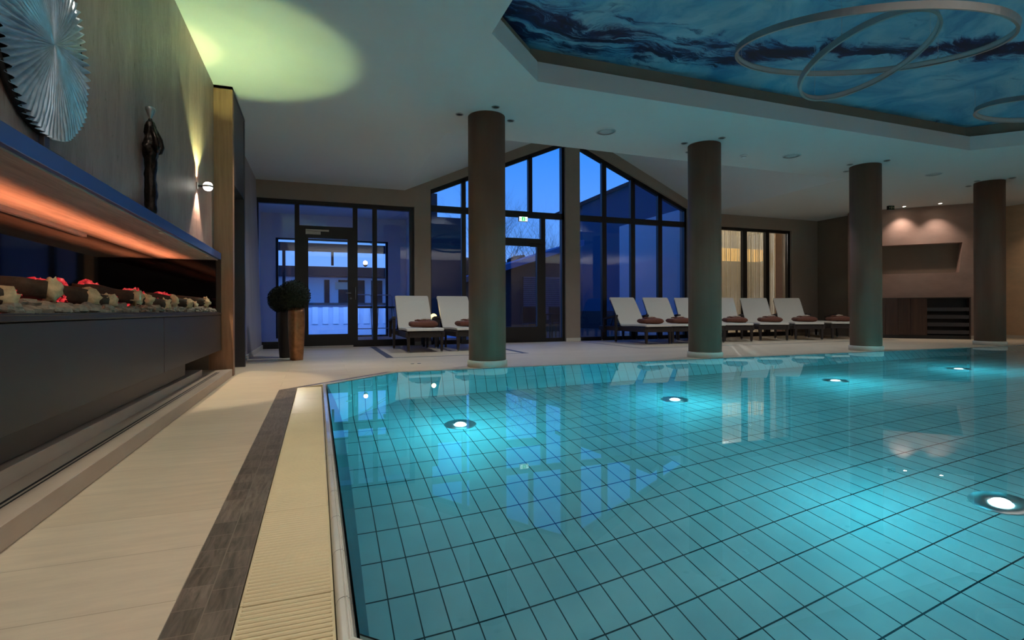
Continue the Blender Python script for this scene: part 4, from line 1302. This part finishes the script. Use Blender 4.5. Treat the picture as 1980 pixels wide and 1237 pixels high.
# diagonal wall spots
for x, y in ((12.22,7.97),(12.61,7.48)):
    light('SPOT', 'niche_wall_spot', (x,y,2.90), 44, (1,.86,.76), spot_size=R(92), spot_blend=.9, shadow_soft_size=.02, aim=(x+.12,y+.12,1.6))
light('SPOT', 'tan_wall_spot', (13.9,6.2,2.9), 26, (1,.78,.58), spot_size=R(95), spot_blend=.8, shadow_soft_size=.03, aim=(14.2,6.3,1.2))
# ambience from added spots without fittings, behind the camera and in the gable vault
for x in (.6,4.5,8.5,12.0):
    light('SPOT', 'ambient_fill', (x,-1.2,.25), 760 if x < 2 else 580, (1,.95,.93), spot_size=R(118), spot_blend=1.0, shadow_soft_size=.2, aim=(x,-1.2,3))
for x, y, z, p_ in ((3.0,7.0,3.45,150),(7.0,7.0,3.5,150),(9.8,7.2,2.9,70),(.6,7.6,2.9,70)):
    light('SPOT', 'deck_fill', (x,y,z), p_, (.82,.90,1), spot_size=R(120), spot_blend=1.0, shadow_soft_size=.06, aim=(x,y+.6,0))
# added warm fill for the columns, no lamps at this ceiling
for x in CXS:
    light('SPOT', 'column_fill', (x*.8+.1,.2,2.9), 60, (1,.70,.46), spot_size=R(16), spot_blend=1.0, shadow_soft_size=.05, aim=(x,CY,.75))
# small spots in the mantel soffit
for y in (2.4,3.98,5.5):
    light('SPOT', 'soffit_spot_light', (-.935,y,1.152), 1.1, (1,.78,.50), spot_size=R(120), spot_blend=1.0, shadow_soft_size=.01, aim=(-1.02,y,.65))
# curtain room
light('POINT', 'curtain_room_lamp', (10.3,11.5,2.6), 66, (1,.97,.90), shadow_soft_size=.0)
light('AREA', 'bar_front_fill', (.5,15.3,2.05), 75, (.16,.38,1), shape='RECTANGLE', size=3.2, size_y=.2, aim=(.5,16.4,.3))  # added blue light, stands in for sky glow on the bar panels
light('POINT', 'table_lamp_bulb', (1.955,9.36,.68), .6, (1,.8,.4), shadow_soft_size=.04)

# ------------------------------------------------------------------ dusk sky
wd = bpy.data.worlds.new('dusk_sky'); SC.world = wd; wd.use_nodes = True
nt = wd.node_tree; nt.nodes.clear()
out = nt.nodes.new('ShaderNodeOutputWorld'); bg = nt.nodes.new('ShaderNodeBackground')
tcn = nt.nodes.new('ShaderNodeTexCoord'); sp = nt.nodes.new('ShaderNodeSeparateXYZ'); rp = nt.nodes.new('ShaderNodeValToRGB')
nt.links.new(tcn.outputs['Generated'], sp.inputs[0]); hm = nt.nodes.new('ShaderNodeMath'); hm.operation = 'MULTIPLY_ADD'; hm.inputs[1].default_value = .5; hm.inputs[2].default_value = .5
nt.links.new(sp.outputs[2], hm.inputs[0]); nt.links.new(hm.outputs[0], rp.inputs[0])
els = rp.color_ramp.elements
els[0].position = .49; els[0].color = rgb(20,24,36)
els[1].position = .725; els[1].color = rgb(18,92,218)
for p_, c_ in ((.505, rgb(112,160,246)), (.57, rgb(92,154,246)), (.65, rgb(48,132,240))):
    e_ = els.new(p_); e_.color = c_
nt.links.new(rp.outputs[0], bg.inputs[0]); bg.inputs[1].default_value = 1.25
nt.links.new(bg.outputs[0], out.inputs[0])

# ------------------------------------------------------------------ camera
cam = bpy.data.cameras.new('camera'); co = bpy.data.objects.new('camera', cam); COL.objects.link(co)
yaw, roll, foc = .353397, -.0036872, 1020.63
F = Vector((math.sin(yaw), math.cos(yaw), 0)); Rv = Vector((math.cos(yaw), -math.sin(yaw), 0)); U = Rv.cross(F)
R2 = Rv*math.cos(roll) + U*math.sin(roll); U2 = -Rv*math.sin(roll) + U*math.cos(roll)
mt = Matrix((R2, U2, -F)).transposed().to_4x4(); mt.translation = Vector((0,0,.65))
co.matrix_world = mt
cam.sensor_fit = 'HORIZONTAL'; cam.sensor_width = 36; cam.lens = foc/1980*36
cam.shift_x = 0; cam.shift_y = -(618.5-600.5)/1980
cam.clip_start = .02; cam.clip_end = 300
SC.camera = co

SC.view_settings.view_transform = 'Standard'; SC.view_settings.look = 'None'
SC.view_settings.exposure = 0.0; SC.view_settings.gamma = 1.0
SC.view_settings.use_curve_mapping = False
cy = SC.cycles
cy.use_denoising = True
cy.use_adaptive_sampling = True; cy.adaptive_threshold = .02
cy.max_bounces = 9; cy.diffuse_bounces = 4; cy.glossy_bounces = 4; cy.transmission_bounces = 6; cy.transparent_max_bounces = 16
cy.caustics_reflective = True; cy.caustics_refractive = True
cy.sample_clamp_indirect = 60.0
cy.blur_glossy = .3
